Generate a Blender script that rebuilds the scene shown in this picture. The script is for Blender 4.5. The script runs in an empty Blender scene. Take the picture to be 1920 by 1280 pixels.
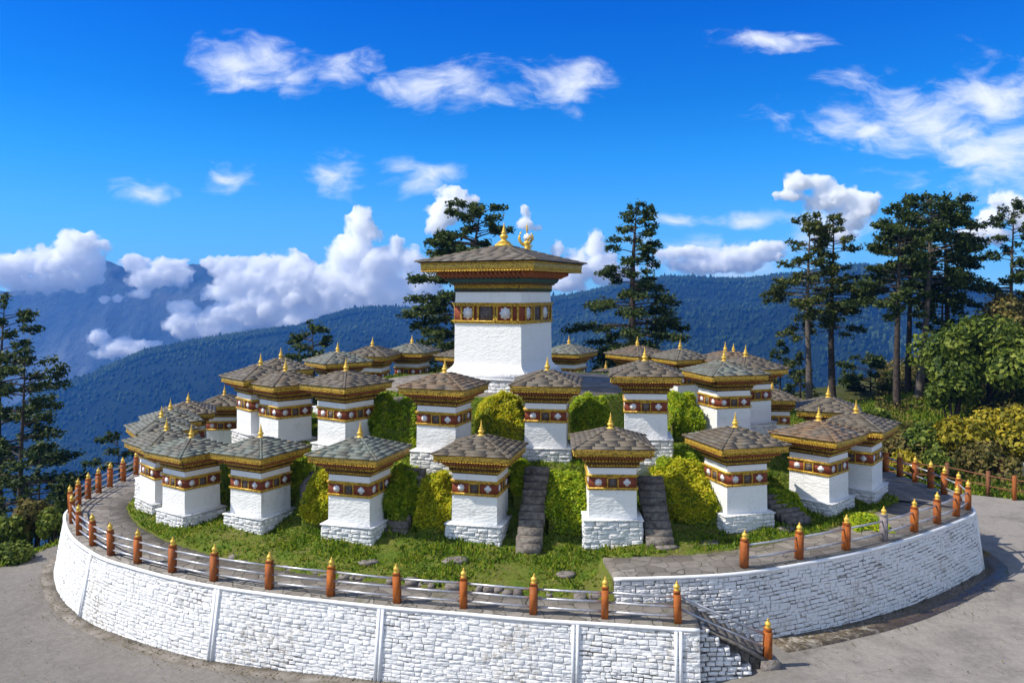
import bpy, math, random
import numpy as np
from mathutils import Vector, Matrix
R = math.radians
S = bpy.context.scene
COL = S.collection
# ---------------------------------------------------------------- camera
EYE = 8.4; F = 1500.0
cam_data = bpy.data.cameras.new('camera'); cam = bpy.data.objects.new('camera', cam_data); COL.objects.link(cam)
cam.location = (0, 0, EYE); cam.rotation_euler = (R(90), 0, 0)
cam_data.sensor_width = 36; cam_data.lens = F / 1920 * 36
cam_data.shift_y = -90 / 1920; cam_data.clip_start = 0.1; cam_data.clip_end = 60000
S.camera = cam
# ---------------------------------------------------------------- sun, exposure
SUN_EL, SUN_AZ = 47.0, 8.0        # azimuth: degrees in front of due left
sx, sy, sz = -math.cos(R(SUN_AZ)) * math.cos(R(SUN_EL)), -math.sin(R(SUN_AZ)) * math.cos(R(SUN_EL)), math.sin(R(SUN_EL))
sd = bpy.data.lights.new('sun', 'SUN'); sun = bpy.data.objects.new('sun', sd); COL.objects.link(sun)
sd.energy = 3.6; sd.angle = R(0.53); sd.color = (1.0, 0.93, 0.80)
sun.rotation_euler = Vector((sx, sy, sz)).to_track_quat('Z', 'Y').to_euler()
sun.location = (0, 0, 60)
S.view_settings.view_transform = 'Standard'; S.view_settings.look = 'None'
S.view_settings.exposure = 0.66; S.view_settings.gamma = 1.0
S.cycles.pixel_filter_width = 1.0; S.cycles.max_bounces = 64; S.cycles.transmission_bounces = 4; S.cycles.glossy_bounces = 3; S.cycles.diffuse_bounces = 3; S.cycles.volume_bounces = 64
S.cycles.transparent_max_bounces = 8; S.cycles.caustics_reflective = False; S.cycles.caustics_refractive = False
# ---------------------------------------------------------------- world: sky with cirrus
W = bpy.data.worlds.new('World'); S.world = W; W.use_nodes = True
nt = W.node_tree; nt.nodes.clear()
def N(tree, typ, ins=None, **kw):
    n = tree.nodes.new(typ)
    for k, v in kw.items(): setattr(n, k, v)
    for k, v in (ins or {}).items():
        if isinstance(v, bpy.types.NodeSocket): tree.links.new(v, n.inputs[k])
        else: n.inputs[k].default_value = v
    return n
def M(tree, op, a, b=0.0, c=None, clamp=False):
    n = tree.nodes.new('ShaderNodeMath'); n.operation = op; n.use_clamp = clamp
    for i, v in enumerate((a, b) if c is None else (a, b, c)):
        if isinstance(v, bpy.types.NodeSocket): tree.links.new(v, n.inputs[i])
        else: n.inputs[i].default_value = v
    return n.outputs[0]
def VM(tree, op, a, b=(0, 0, 0)):
    n = tree.nodes.new('ShaderNodeVectorMath'); n.operation = op
    for i, v in enumerate((a, b)):
        if isinstance(v, bpy.types.NodeSocket): tree.links.new(v, n.inputs[i])
        else: n.inputs[i].default_value = v
    return n
def MIX(tree, fac, a, b, blend='MIX'):
    n = tree.nodes.new('ShaderNodeMix'); n.data_type = 'RGBA'; n.blend_type = blend
    for i, v in ((0, fac), (6, a), (7, b)):
        if isinstance(v, bpy.types.NodeSocket): tree.links.new(v, n.inputs[i])
        else: n.inputs[i].default_value = v
    return n.outputs[2]
def RAMP(tree, fac, stops, interp='LINEAR'):
    n = tree.nodes.new('ShaderNodeValToRGB'); n.color_ramp.interpolation = interp
    e = n.color_ramp.elements
    while len(e) < len(stops): e.new(0.5)
    for el, (p, c) in zip(e, stops):
        el.position = p; el.color = (*c, 1) if len(c) == 3 else c
    tree.links.new(fac, n.inputs[0]); return n.outputs[0]
def MR(tree, v, a, b, c=0.0, d=1.0, smooth=True):
    n = tree.nodes.new('ShaderNodeMapRange'); n.interpolation_type = 'SMOOTHSTEP' if smooth else 'LINEAR'
    tree.links.new(v, n.inputs[0])
    for i, x in enumerate((a, b, c, d)): n.inputs[i + 1].default_value = x
    return n.outputs[0]
sky = N(nt, 'ShaderNodeTexSky', sky_type='NISHITA', sun_disc=False)
sky.sun_elevation = R(SUN_EL); sky.sun_rotation = math.atan2(sx, sy)
sky.altitude = 3000; sky.air_density = 1.15; sky.dust_density = 0.25; sky.ozone_density = 3.0
tc = N(nt, 'ShaderNodeTexCoord')
sep = N(nt, 'ShaderNodeSeparateXYZ', {0: tc.outputs['Generated']})
# clean high-altitude air: deep azure above, clear blue at the horizon; paled overhead to lessen blue fill
azure = RAMP(nt, M(nt, 'MAXIMUM', sep.outputs[2], 0.0), [(0, (.21, .47, .86)), (.035, (.20, .48, .80)), (.10, (.16, .52, .84)), (.165, (.08, .52, .92)), (.23, (.035, .45, .92)), (.345, (.012, .36, 1.0)), (.6, (.45, .68, .95)), (1.0, (.85, .90, .96))])
ahead = MR(nt, sep.outputs[1], -.05, .55)          # deepest blue over the mountains, paled out of view behind the camera as added fill light
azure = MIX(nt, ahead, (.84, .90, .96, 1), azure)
hs = N(nt, 'ShaderNodeMix', {0: 1.0, 6: sky.outputs[0], 7: azure}, data_type='RGBA', blend_type='MULTIPLY')
ydir = M(nt, 'MAXIMUM', M(nt, 'ABSOLUTE', sep.outputs[1]), 0.05)
u = M(nt, 'DIVIDE', sep.outputs[0], ydir); v = M(nt, 'DIVIDE', sep.outputs[2], ydir)
P = N(nt, 'ShaderNodeCombineXYZ', {0: u, 1: v}).outputs[0]
wn = N(nt, 'ShaderNodeTexNoise', {'Vector': P, 'Scale': 9.0, 'Detail': 3.0})
Pw = VM(nt, 'ADD', P, VM(nt, 'MULTIPLY', VM(nt, 'SUBTRACT', wn.outputs['Color'], (.5, .5, .5)).outputs[0], (.07, .045, 0)).outputs[0]).outputs[0]
# wisps of cirrus: (centre, half size) in tangent units of the view towards the mountains
CIRRUS = [(450, 120, 95, 48), (545, 135, 50, 26), (655, 132, 72, 34), (720, 155, 45, 22), (860, 160, 105, 42), (930, 180, 60, 30), (1060, 150, 75, 48),
          (1440, 78, 95, 24), (1500, 66, 40, 14), (262, 360, 58, 20), (425, 328, 52, 26), (628, 335, 55, 34), (790, 335, 80, 32),
          (1740, 225, 210, 75), (1880, 290, 150, 75), (1640, 240, 120, 32), (1860, 180, 120, 60), (1420, 412, 85, 16), (1255, 414, 50, 13), (60, 500, 200, 30), (1350, 480, 150, 40), (1560, 430, 80, 30)]
acc = None
for (cx, cy, rx, ry) in CIRRUS:
    dlt = VM(nt, 'MULTIPLY', VM(nt, 'SUBTRACT', Pw, ((cx - 960) / F, (550 - cy) / F, 0)).outputs[0], (F / rx / 1.22, F / ry / 1.22, 0)).outputs[0]
    m = M(nt, 'SUBTRACT', 1.0, VM(nt, 'LENGTH', dlt).outputs['Value'])
    acc = m if acc is None else M(nt, 'MAXIMUM', acc, m)
rot = N(nt, 'ShaderNodeMapping', {'Vector': Pw, 'Rotation': (0, 0, R(-14)), 'Scale': (1.0, 2.3, 1)})
n1 = N(nt, 'ShaderNodeTexNoise', {'Vector': rot.outputs[0], 'Scale': 13.0, 'Detail': 8.0, 'Roughness': 0.6, 'Distortion': 0.3})
dens = M(nt, 'ADD', M(nt, 'MULTIPLY', acc, 0.9), M(nt, 'MULTIPLY', M(nt, 'SUBTRACT', n1.outputs[0], 0.5), 2.7))
cir = M(nt, 'MULTIPLY', MR(nt, dens, -0.05, 1.25), 0.88)
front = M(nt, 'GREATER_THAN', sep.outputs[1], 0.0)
back_fill = M(nt, 'MULTIPLY', MR(nt, N(nt, 'ShaderNodeTexNoise', {'Vector': tc.outputs['Generated'], 'Scale': 2.2, 'Detail': 6.0}).outputs[0], .40, .64), .7)  # unseen cloud cover added behind the camera for neutral fill light
cir = M(nt, 'ADD', M(nt, 'MULTIPLY', cir, front), M(nt, 'MULTIPLY', back_fill, MR(nt, sep.outputs[1], -.05, -.35)), clamp=True)
n2 = N(nt, 'ShaderNodeTexNoise', {'Vector': Pw, 'Scale': 24.0, 'Detail': 4.0})
ccol = MIX(nt, n2.outputs[0], (4.9, 5.3, 5.8, 1), (5.9, 6.0, 6.1, 1))
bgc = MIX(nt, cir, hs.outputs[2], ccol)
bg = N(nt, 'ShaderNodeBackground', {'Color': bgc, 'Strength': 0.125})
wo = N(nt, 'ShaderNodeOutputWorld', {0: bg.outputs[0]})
# ---------------------------------------------------------------- helpers
def px(x, y, d):
    return ((x - 960) / F * d, d, EYE - (y - 550) / F * d)
def mesh_np(name, verts, faces, mat=None, smooth=False):
    """verts (n,3); faces: (m,k) array or list of lists"""
    me = bpy.data.meshes.new(name)
    verts = np.asarray(verts, dtype=np.float32).reshape(-1, 3)
    if isinstance(faces, np.ndarray):
        m, k = faces.shape
        idx = faces.astype(np.int32).ravel(); tot = np.full(m, k, dtype=np.int32)
    else:
        tot = np.array([len(f) for f in faces], dtype=np.int32); m = len(tot)
        idx = np.array([i for f in faces for i in f], dtype=np.int32)
    st = np.zeros(m, dtype=np.int32); st[1:] = np.cumsum(tot)[:-1]
    me.vertices.add(len(verts)); me.vertices.foreach_set('co', verts.ravel())
    me.loops.add(len(idx)); me.loops.foreach_set('vertex_index', idx)
    me.polygons.add(m); me.polygons.foreach_set('loop_start', st); me.polygons.foreach_set('loop_total', tot)
    if smooth: me.polygons.foreach_set('use_smooth', np.ones(m, dtype=bool))
    me.update(calc_edges=True); me.validate()
    if mat: me.materials.append(mat)
    return me
def link(name, me, parent=None, loc=None, label=None):
    o = bpy.data.objects.new(name, me); COL.objects.link(o)
    if parent: o.parent = parent
    if loc is not None: o.location = loc
    if label: o['label'] = label
    return o
def tag(o, label=None, cat=None, group=None, kind=None):
    for k, vv in (('label', label), ('category', cat), ('group', group), ('kind', kind)):
        if vv: o[k] = vv
    return o
def thing(name, label, cat, loc=(0, 0, 0), rz=0, group=None, scale=1):
    o = bpy.data.objects.new(name, None); COL.objects.link(o); o.empty_display_size = 0.3
    o.location = loc; o.rotation_euler = (0, 0, rz); o.scale = (scale,) * 3
    return tag(o, label, cat, group)
class MB:
    def __init__(s): s.v = []; s.f = []
    def add(s, vs, fs):
        n = len(s.v); s.v += [tuple(p) for p in vs]; s.f += [[i + n for i in f] for f in fs]
    def box(s, c, h, rz=0.0, taper=(1, 1)):
        cs, sn = math.cos(rz), math.sin(rz); vs = []
        for dz, t in ((-1, 1), (1, 0)):
            for dx, dy in ((-1, -1), (1, -1), (1, 1), (-1, 1)):
                tx, ty = (1, 1) if t else taper
                x, y = dx * h[0] * tx, dy * h[1] * ty
                vs.append((c[0] + x * cs - y * sn, c[1] + x * sn + y * cs, c[2] + dz * h[2]))
        s.add(vs, [[3, 2, 1, 0], [4, 5, 6, 7], [0, 1, 5, 4], [1, 2, 6, 5], [2, 3, 7, 6], [3, 0, 4, 7]])
    def frustum(s, z0, z1, h0, h1, bottom=True, top=True):
        vs = [(a * h0, b * h0, z0) for a, b in ((-1, -1), (1, -1), (1, 1), (-1, 1))] + [(a * h1, b * h1, z1) for a, b in ((-1, -1), (1, -1), (1, 1), (-1, 1))]
        fs = [[0, 1, 5, 4], [1, 2, 6, 5], [2, 3, 7, 6], [3, 0, 4, 7]]
        if bottom: fs.append([3, 2, 1, 0])
        if top: fs.append([4, 5, 6, 7])
        s.add(vs, fs)
    def tube(s, pts, rads, n=6, cap=True):
        pts = [Vector(p) for p in pts]; vs = []; fs = []
        if not hasattr(rads, '__len__'): rads = [rads] * len(pts)
        for i, p in enumerate(pts):
            t = (pts[min(i + 1, len(pts) - 1)] - pts[max(i - 1, 0)]).normalized()
            a = t.cross(Vector((0, 0, 1)) if abs(t.z) < .9 else Vector((1, 0, 0))).normalized(); b = t.cross(a)
            for k in range(n):
                an = 2 * math.pi * k / n
                vs.append(p + (a * math.cos(an) + b * math.sin(an)) * rads[i])
        for i in range(len(pts) - 1):
            for k in range(n):
                q = (k + 1) % n
                fs.append([i * n + k, i * n + q, (i + 1) * n + q, (i + 1) * n + k])
        if cap:
            fs.append(list(range(n))[::-1]); fs.append([(len(pts) - 1) * n + k for k in range(n)])
        s.add(vs, fs)
    def lathe(s, prof, n=12, c=(0, 0, 0)):
        vs = []; fs = []
        for (r, z) in prof:
            for k in range(n):
                an = 2 * math.pi * k / n; vs.append((c[0] + r * math.cos(an), c[1] + r * math.sin(an), c[2] + z))
        for i in range(len(prof) - 1):
            for k in range(n):
                q = (k + 1) % n; fs.append([i * n + k, i * n + q, (i + 1) * n + q, (i + 1) * n + k])
        fs.append(list(range(n))[::-1]); fs.append([(len(prof) - 1) * n + k for k in range(n)])
        s.add(vs, fs)
    def mesh(s, name, mat, smooth=False): return mesh_np(name, s.v, s.f, mat, smooth)
    def build(s, name, mat, parent=None, loc=None, smooth=False, label=None):
        return link(name, s.mesh(name, mat, smooth), parent, loc, label)
def copy_tree(o, parent=None):
    c = o.copy(); COL.objects.link(c)
    if parent: c.parent = parent
    for ch in list(o.children): copy_tree(ch, c)
    return c
# value noise in numpy
def _hash(ix, iy, s):
    h = (ix.astype(np.int64) * 374761393 + iy.astype(np.int64) * 668265263 + s * 1442695041) & 0xffffffff
    h = ((h ^ (h >> 13)) * 1274126177) & 0xffffffff
    return ((h ^ (h >> 16)) & 0xffff) / 65535.0
def vnoise(x, y, s=0):
    x = np.asarray(x, float); y = np.asarray(y, float)
    ix = np.floor(x); iy = np.floor(y); fx = x - ix; fy = y - iy
    fx = fx * fx * (3 - 2 * fx); fy = fy * fy * (3 - 2 * fy)
    a = _hash(ix, iy, s); b = _hash(ix + 1, iy, s); c = _hash(ix, iy + 1, s); d = _hash(ix + 1, iy + 1, s)
    return (a * (1 - fx) + b * fx) * (1 - fy) + (c * (1 - fx) + d * fx) * fy
def fbm(x, y, oct=5, s=0, ridged=False):
    t = 0; a = .5; f = 1.0
    for i in range(oct):
        n = vnoise(x * f + 17.3 * i, y * f - 9.1 * i, s + i)
        if ridged: n = 1 - np.abs(2 * n - 1)
        t = t + a * n; a *= .5; f *= 2.03
    return t
def sstep(a, b, x):
    t = np.clip((np.asarray(x, float) - a) / (b - a), 0, 1); return t * t * (3 - 2 * t)
# ---------------------------------------------------------------- materials
def base_mat(name):
    m = bpy.data.materials.new(name); m.use_nodes = True
    t = m.node_tree; b = t.nodes['Principled BSDF']
    return m, t, b
def objco(t, rnd=True):
    c = N(t, 'ShaderNodeTexCoord').outputs['Object']
    if not rnd: return c
    oi = N(t, 'ShaderNodeObjectInfo')
    return VM(t, 'ADD', c, VM(t, 'SCALE', oi.outputs['Random']).outputs[0]).outputs[0] if False else VM(t, 'ADD', c, N(t, 'ShaderNodeCombineXYZ', {0: M(t, 'MULTIPLY', oi.outputs['Random'], 37.0), 1: M(t, 'MULTIPLY', oi.outputs['Random'], 71.0)}).outputs[0]).outputs[0]
def noise(t, co, sc, det=5.0, rough=.55, dist=0.0):
    return N(t, 'ShaderNodeTexNoise', {'Vector': co, 'Scale': sc, 'Detail': det, 'Roughness': rough, 'Distortion': dist}).outputs[0]
def bump(t, b, h, strength=.4, dist=.02, prev=None):
    n = N(t, 'ShaderNodeBump', {'Height': h, 'Strength': strength, 'Distance': dist})
    if prev is not None: t.links.new(prev, n.inputs['Normal'])
    t.links.new(n.outputs[0], b.inputs['Normal']); return n.outputs[0]
def simple(name, stops, sc=3.0, rough=.8, bs=25.0, bst=.3, bd=.01, metal=0.0, rnd=True, det=6.0, spec=.3):
    m, t, b = base_mat(name); co = objco(t, rnd)
    n = noise(t, co, sc, det, .6)
    t.links.new(RAMP(t, n, stops), b.inputs['Base Color'])
    b.inputs['Roughness'].default_value = rough; b.inputs['Metallic'].default_value = metal
    b.inputs['Specular IOR Level'].default_value = spec
    if bst: bump(t, b, noise(t, co, bs, 4.0), bst, bd)
    return m
def white_mat(name, dirt=.35, tint=(.80, .81, .83), bscale=1.0, bst=.7, moss=0.0):
    """whitewashed masonry: paint over uneven stones, dirty runs and bare patches"""
    m, t, b = base_mat(name); co = objco(t)
    mp = N(t, 'ShaderNodeMapping', {'Vector': co, 'Scale': (1, 1, 2.2)}).outputs[0]
    wob = VM(t, 'ADD', mp, VM(t, 'SCALE', VM(t, 'SUBTRACT', N(t, 'ShaderNodeTexNoise', {'Vector': co, 'Scale': 5.0}).outputs['Color'], (.5, .5, .5)).outputs[0]).outputs[0]).outputs[0] if False else mp
    vo = N(t, 'ShaderNodeTexVoronoi', {'Vector': wob, 'Scale': 6.5 * bscale, 'Randomness': .9}, feature='SMOOTH_F1')
    vo.inputs['Smoothness'].default_value = .35
    h = M(t, 'ADD', M(t, 'MULTIPLY', vo.outputs['Distance'], -1.0), M(t, 'MULTIPLY', noise(t, co, 30 * bscale, 3.0), .35))
    bump(t, b, h, bst, .035)
    d1 = noise(t, co, 1.6, 6.0, .65)
    d2 = noise(t, N(t, 'ShaderNodeMapping', {'Vector': co, 'Scale': (7, 7, .8)}).outputs[0], 1.0, 5.0, .6)
    dm = MR(t, M(t, 'ADD', M(t, 'MULTIPLY', d1, .6), M(t, 'MULTIPLY', d2, .4)), .52, .72)
    wear = M(t, 'ADD', .5, M(t, 'MULTIPLY', N(t, 'ShaderNodeObjectInfo').outputs['Random'], 1.1))
    c = MIX(t, M(t, 'MULTIPLY', M(t, 'MULTIPLY', dm, dirt), wear), (*tint, 1), (.42, .40, .36, 1))
    sp = MR(t, noise(t, co, 13, 6.0, .72), .62, .70)
    c = MIX(t, M(t, 'MULTIPLY', M(t, 'MULTIPLY', sp, dirt * 1.3), wear), c, (.16, .14, .12, 1))
    if moss:
        pt = M(t, 'MULTIPLY', MR(t, noise(t, co, .42, 3.0, .5), .56, .66), MR(t, noise(t, co, 5.0, 6.0, .75), .46, .62)); c = MIX(t, M(t, 'MULTIPLY', pt, moss), c, (.27, .215, .14, 1))
    t.links.new(c, b.inputs['Base Color']); b.inputs['Roughness'].default_value = .85; b.inputs['Specular IOR Level'].default_value = .2
    return m
MAT = {}
MAT['white'] = white_mat('whitewash', .52, (.77, .77, .77), 1.0, .42)
MAT['white_stone'] = white_mat('whitewashed stone', .5, (.76, .76, .77), 1.0, .6, .6)
MAT['white_coarse'] = white_mat('coarse whitewashed stone', .75, (.72, .72, .735), 1.3, .8, .5)
MAT['white_trim'] = white_mat('white trim', .35, (.78, .79, .82), .6, .25)
def mortar_mat():
    m, t, b = base_mat('mortar'); co = objco(t, False)
    n = noise(t, co, .55, 5.0, .6); n2 = noise(t, co, 6.0, 5.0, .7)
    f = MR(t, M(t, 'ADD', M(t, 'MULTIPLY', n, .6), M(t, 'MULTIPLY', n2, .4)), .46, .60)
    t.links.new(MIX(t, f, (.68, .68, .69, 1), (.09, .08, .07, 1)), b.inputs['Base Color'])
    b.inputs['Roughness'].default_value = .95; bump(t, b, n2, .6, .02); return m
MAT['mortar'] = mortar_mat()
MAT['mortar_dark'] = simple('dark mortar', [(.38, (.07, .06, .055)), (.62, (.46, .45, .45))], 5, .95)
def gold_mat(name, dark=.5, sc=9.0, bright=(.62, .38, .045)):
    m, t, b = base_mat(name); co = objco(t)
    n = noise(t, co, sc, 5.0, .6, .8)
    t.links.new(RAMP(t, n, [(.36, tuple(x * (1 - dark) for x in bright)), (.52, bright), (.7, (bright[0] * 1.15, bright[1] * 1.2, bright[2] * 1.5))]), b.inputs['Base Color'])
    b.inputs['Metallic'].default_value = .25; b.inputs['Roughness'].default_value = .42
    bump(t, b, noise(t, co, sc * 3, 3.0), .35, .02); return m
MAT['gold'] = gold_mat('gilded metal', .35, 6.0, (.80, .50, .07))
MAT['gold_paint'] = gold_mat('gold paint', .72, 10.0, (.66, .40, .04))
MAT['gold_fascia'] = gold_mat('ornate gold eave', .9, 17.0, (.55, .34, .035))
MAT['red'] = simple('red frieze', [(.3, (.13, .03, .015)), (.7, (.27, .065, .03))], 5, .75)
MAT['brown'] = simple('carved brown wood', [(.3, (.05, .024, .012)), (.55, (.13, .06, .02)), (.75, (.28, .16, .03))], 14, .7, 30, .5)
MAT['rafter_red'] = simple('red brown rafters', [(.3, (.20, .055, .02)), (.7, (.40, .13, .045))], 8, .7)
MAT['green_band'] = simple('painted green band', [(.3, (.02, .05, .045)), (.6, (.05, .11, .09)), (.8, (.16, .15, .04))], 12, .7)
MAT['emblem'] = simple('white emblem', [(.3, (.62, .62, .68)), (.7, (.82, .82, .85))], 6, .7, bst=.1)
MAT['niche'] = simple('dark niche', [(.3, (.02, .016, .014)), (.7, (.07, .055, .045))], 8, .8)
MAT['grey_niche'] = simple('weathered niche panel', [(.3, (.05, .04, .035)), (.7, (.16, .13, .12))], 8, .8)
def slate_mat():
    m, t, b = base_mat('roof slate'); co = objco(t)
    oi = N(t, 'ShaderNodeObjectInfo').outputs['Random']
    geo = N(t, 'ShaderNodeNewGeometry').outputs['Random Per Island']
    k = M(t, 'FRACT', M(t, 'ADD', M(t, 'MULTIPLY', geo, 7.31), oi))
    tone = RAMP(t, k, [(0, (.105, .091, .073)), (.35, (.124, .108, .088)), (.7, (.145, .13, .108)), (1, (.185, .168, .14))])
    big = noise(t, co, 1.3, 5.0, .6)
    # lichen grey-green on some roofs, rust brown on others
    rt = N(t, 'ShaderNodeSeparateXYZ', {0: N(t, 'ShaderNodeObjectInfo').outputs['Color']}).outputs[0]
    tintc = RAMP(t, rt, [(0, (.145, .175, .155)), (.3, (.18, .20, .175)), (.5, (.14, .115, .088)), (.8, (.12, .094, .068)), (1, (.21, .13, .075))])
    c = MIX(t, M(t, 'MULTIPLY', MR(t, big, .30, .60), .85), tone, tintc)
    sp = MR(t, noise(t, co, 9, 6.0, .7), .58, .72)
    c = MIX(t, M(t, 'MULTIPLY', sp, .6), c, (.30, .31, .29, 1))
    or_ = MR(t, noise(t, co, 2.2, 5.0, .6), .62, .75)
    c = MIX(t, M(t, 'MULTIPLY', or_, .45), c, (.34, .20, .07, 1))
    dk = MR(t, noise(t, co, 20, 4.0, .7), .60, .70)
    c = MIX(t, M(t, 'MULTIPLY', dk, .55), c, (.04, .035, .03, 1))
    t.links.new(c, b.inputs['Base Color']); b.inputs['Roughness'].default_value = .66; b.inputs['Specular IOR Level'].default_value = .28
    bump(t, b, noise(t, co, 22, 5.0, .65), .3, .01); return m
MAT['slate'] = slate_mat()
MAT['slate_under'] = simple('roof underlay', [(.3, (.015, .013, .012)), (.7, (.05, .04, .035))], 6)
MAT['post'] = simple('orange painted post', [(.25, (.13, .035, .012)), (.42, (.36, .095, .016)), (.6, (.44, .125, .02)), (.8, (.50, .19, .06))], 4, .6, 20, .3)
def post_mat():
    m, t, b = base_mat('orange painted post'); co = objco(t); r_ = N(t, 'ShaderNodeObjectInfo').outputs['Random']
    n = noise(t, co, 4.0, 6.0, .65)
    c = RAMP(t, n, [(.25, (.13, .035, .012)), (.42, (.34, .088, .015)), (.6, (.44, .125, .02)), (.8, (.50, .19, .06))])
    c = MIX(t, M(t, 'MULTIPLY', r_, .55), c, (.24, .075, .025, 1))
    fl = MR(t, noise(t, N(t, 'ShaderNodeMapping', {'Vector': co, 'Scale': (9, 9, 2.5)}).outputs[0], 1.6, 6.0, .7), .58, .66)
    c = MIX(t, M(t, 'MULTIPLY', fl, M(t, 'ADD', .25, M(t, 'MULTIPLY', r_, .6))), c, (.20, .15, .12, 1))
    t.links.new(c, b.inputs['Base Color']); b.inputs['Roughness'].default_value = .72; b.inputs['Specular IOR Level'].default_value = .25
    bump(t, b, n, .4, .02); return m
MAT['post'] = post_mat()
MAT['post_grey'] = simple('weathered grey post', [(.3, (.16, .13, .13)), (.7, (.34, .30, .30))], 6, .8)
MAT['rail'] = simple('galvanised rail', [(.3, (.36, .37, .40)), (.7, (.62, .62, .66))], 6, .38, metal=.55, bst=.1)
def paving_mat(name, c0, c1, sc=2.2):
    m, t, b = base_mat(name); co = objco(t, False)
    wv = VM(t, 'ADD', co, VM(t, 'MULTIPLY', N(t, 'ShaderNodeTexNoise', {'Vector': co, 'Scale': 2.0}).outputs['Color'], (.25, .25, 0)).outputs[0]).outputs[0]
    e = N(t, 'ShaderNodeTexVoronoi', {'Vector': wv, 'Scale': sc, 'Randomness': .75}, feature='DISTANCE_TO_EDGE').outputs['Distance']
    cell = N(t, 'ShaderNodeTexVoronoi', {'Vector': wv, 'Scale': sc, 'Randomness': .75}).outputs['Color']
    cs = N(t, 'ShaderNodeSeparateXYZ', {0: cell}).outputs[0]
    c = MIX(t, cs, (*c0, 1), (*c1, 1))
    c = MIX(t, M(t, 'MULTIPLY', MR(t, noise(t, co, 3.0, 6.0, .65), .45, .7), .6), c, (.10, .09, .075, 1))
    c = MIX(t, M(t, 'MULTIPLY', MR(t, noise(t, co, 1.1, 6.0, .65), .55, .68), .6), c, (.10, .10, .035, 1))
    gap = MR(t, e, .006, .03)
    c = MIX(t, gap, (.075, .07, .055, 1), c)
    t.links.new(c, b.inputs['Base Color']); b.inputs['Roughness'].default_value = .7
    bump(t, b, M(t, 'ADD', M(t, 'MULTIPLY', gap, 1.0), M(t, 'MULTIPLY', noise(t, co, 14, 5.0), .5)), .7, .03); return m
MAT['paving'] = paving_mat('flagstone paving', (.15, .128, .108), (.27, .24, .21))
MAT['kerb_slab'] = simple('worn concrete edge', [(.3, (.10, .085, .065)), (.5, (.20, .175, .15)), (.72, (.29, .26, .235))], 1.8, .85, 18, .5, .03, rnd=False)
MAT['step'] = simple('stone step', [(.3, (.05, .042, .035)), (.5, (.15, .13, .115)), (.62, (.22, .20, .175)), (.74, (.09, .11, .03))], 6, .8, 18, .6, .03)
MAT['rock'] = simple('mossy stone', [(.3, (.07, .06, .055)), (.55, (.24, .21, .2)), (.75, (.12, .13, .05))], 5, .85, 16, .8, .04)
def road_mat():
    m, t, b = base_mat('asphalt'); co = objco(t, False)
    n = noise(t, co, .35, 6.0, .6); n2 = noise(t, co, 40.0, 3.0, .7)
    c = RAMP(t, n, [(.3, (.11, .095, .08)), (.5, (.158, .14, .122)), (.72, (.215, .193, .172))])
    sep = N(t, 'ShaderNodeSeparateXYZ', {0: co})
    # concrete repairs to the right of the stairs
    wob = M(t, 'ADD', sep.outputs[0], M(t, 'MULTIPLY', noise(t, co, .5, 4.0), 3.0))
    conc = M(t, 'MULTIPLY', MR(t, wob, 7.2, 9.5), MR(t, noise(t, co, .45, 7.0, .68), .36, .56))
    c = MIX(t, M(t, 'MULTIPLY', conc, .8), c, (.34, .305, .27, 1))
    wv = VM(t, 'ADD', co, VM(t, 'MULTIPLY', N(t, 'ShaderNodeTexNoise', {'Vector': co, 'Scale': .9, 'Detail': 6.0}).outputs['Color'], (1.4, 1.4, 0)).outputs[0]).outputs[0]
    e = N(t, 'ShaderNodeTexVoronoi', {'Vector': wv, 'Scale': .42}, feature='DISTANCE_TO_EDGE').outputs['Distance']
    crack = M(t, 'MULTIPLY', M(t, 'SUBTRACT', 1.0, MR(t, e, .002, .014)), MR(t, noise(t, co, .3, 2.0), .48, .60))
    c = MIX(t, M(t, 'MULTIPLY', crack, .35), c, (.07, .06, .05, 1))
    md = noise(t, co, 5.5, 6.0, .75)
    c = MIX(t, .30, c, RAMP(t, md, [(.35, (.06, .052, .044)), (.5, (.17, .15, .13)), (.66, (.33, .30, .27))]))
    st = MR(t, noise(t, co, 1.7, 7.0, .7), .56, .74)
    c = MIX(t, M(t, 'MULTIPLY', st, .35), c, (.11, .10, .085, 1))
    c = MIX(t, .22, c, RAMP(t, n2, [(.3, (.04, .04, .04)), (.7, (.42, .41, .40))]))
    t.links.new(c, b.inputs['Base Color']); b.inputs['Roughness'].default_value = .88
    bump(t, b, M(t, 'SUBTRACT', n2, M(t, 'MULTIPLY', crack, 2.0)), .35, .012); return m
MAT['road'] = road_mat()
def gutter_mat():
    m, t, b = base_mat('wet gutter'); co = objco(t, False)
    n = noise(t, co, 2.6, 8.0, .7, 1.2); w = noise(t, co, .6, 5.0)
    c = RAMP(t, n, [(.38, (.06, .045, .03)), (.50, (.13, .10, .065)), (.57, (.30, .265, .22)), (.7, (.40, .365, .32))])
    sx_ = N(t, 'ShaderNodeSeparateXYZ', {0: co}).outputs[0]
    wet = MR(t, M(t, 'ADD', sx_, M(t, 'MULTIPLY', w, 2.5)), 10.6, 12.2)
    c = MIX(t, M(t, 'MULTIPLY', wet, .88), c, (.075, .05, .03, 1))
    t.links.new(c, b.inputs['Base Color']); t.links.new(M(t, 'MULTIPLY', MR(t, n, .38, .5, .3, .8), M(t, 'SUBTRACT', 1.05, M(t, 'MULTIPLY', wet, .55))), b.inputs['Roughness'])
    bump(t, b, n, .5, .03); return m
MAT['gutter'] = gutter_mat()
MAT['concrete'] = simple('pale concrete slab', [(.3, (.20, .18, .16)), (.6, (.36, .335, .31)), (.8, (.42, .40, .38))], 2.2, .85, 18, .4, .02, rnd=False)
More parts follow.
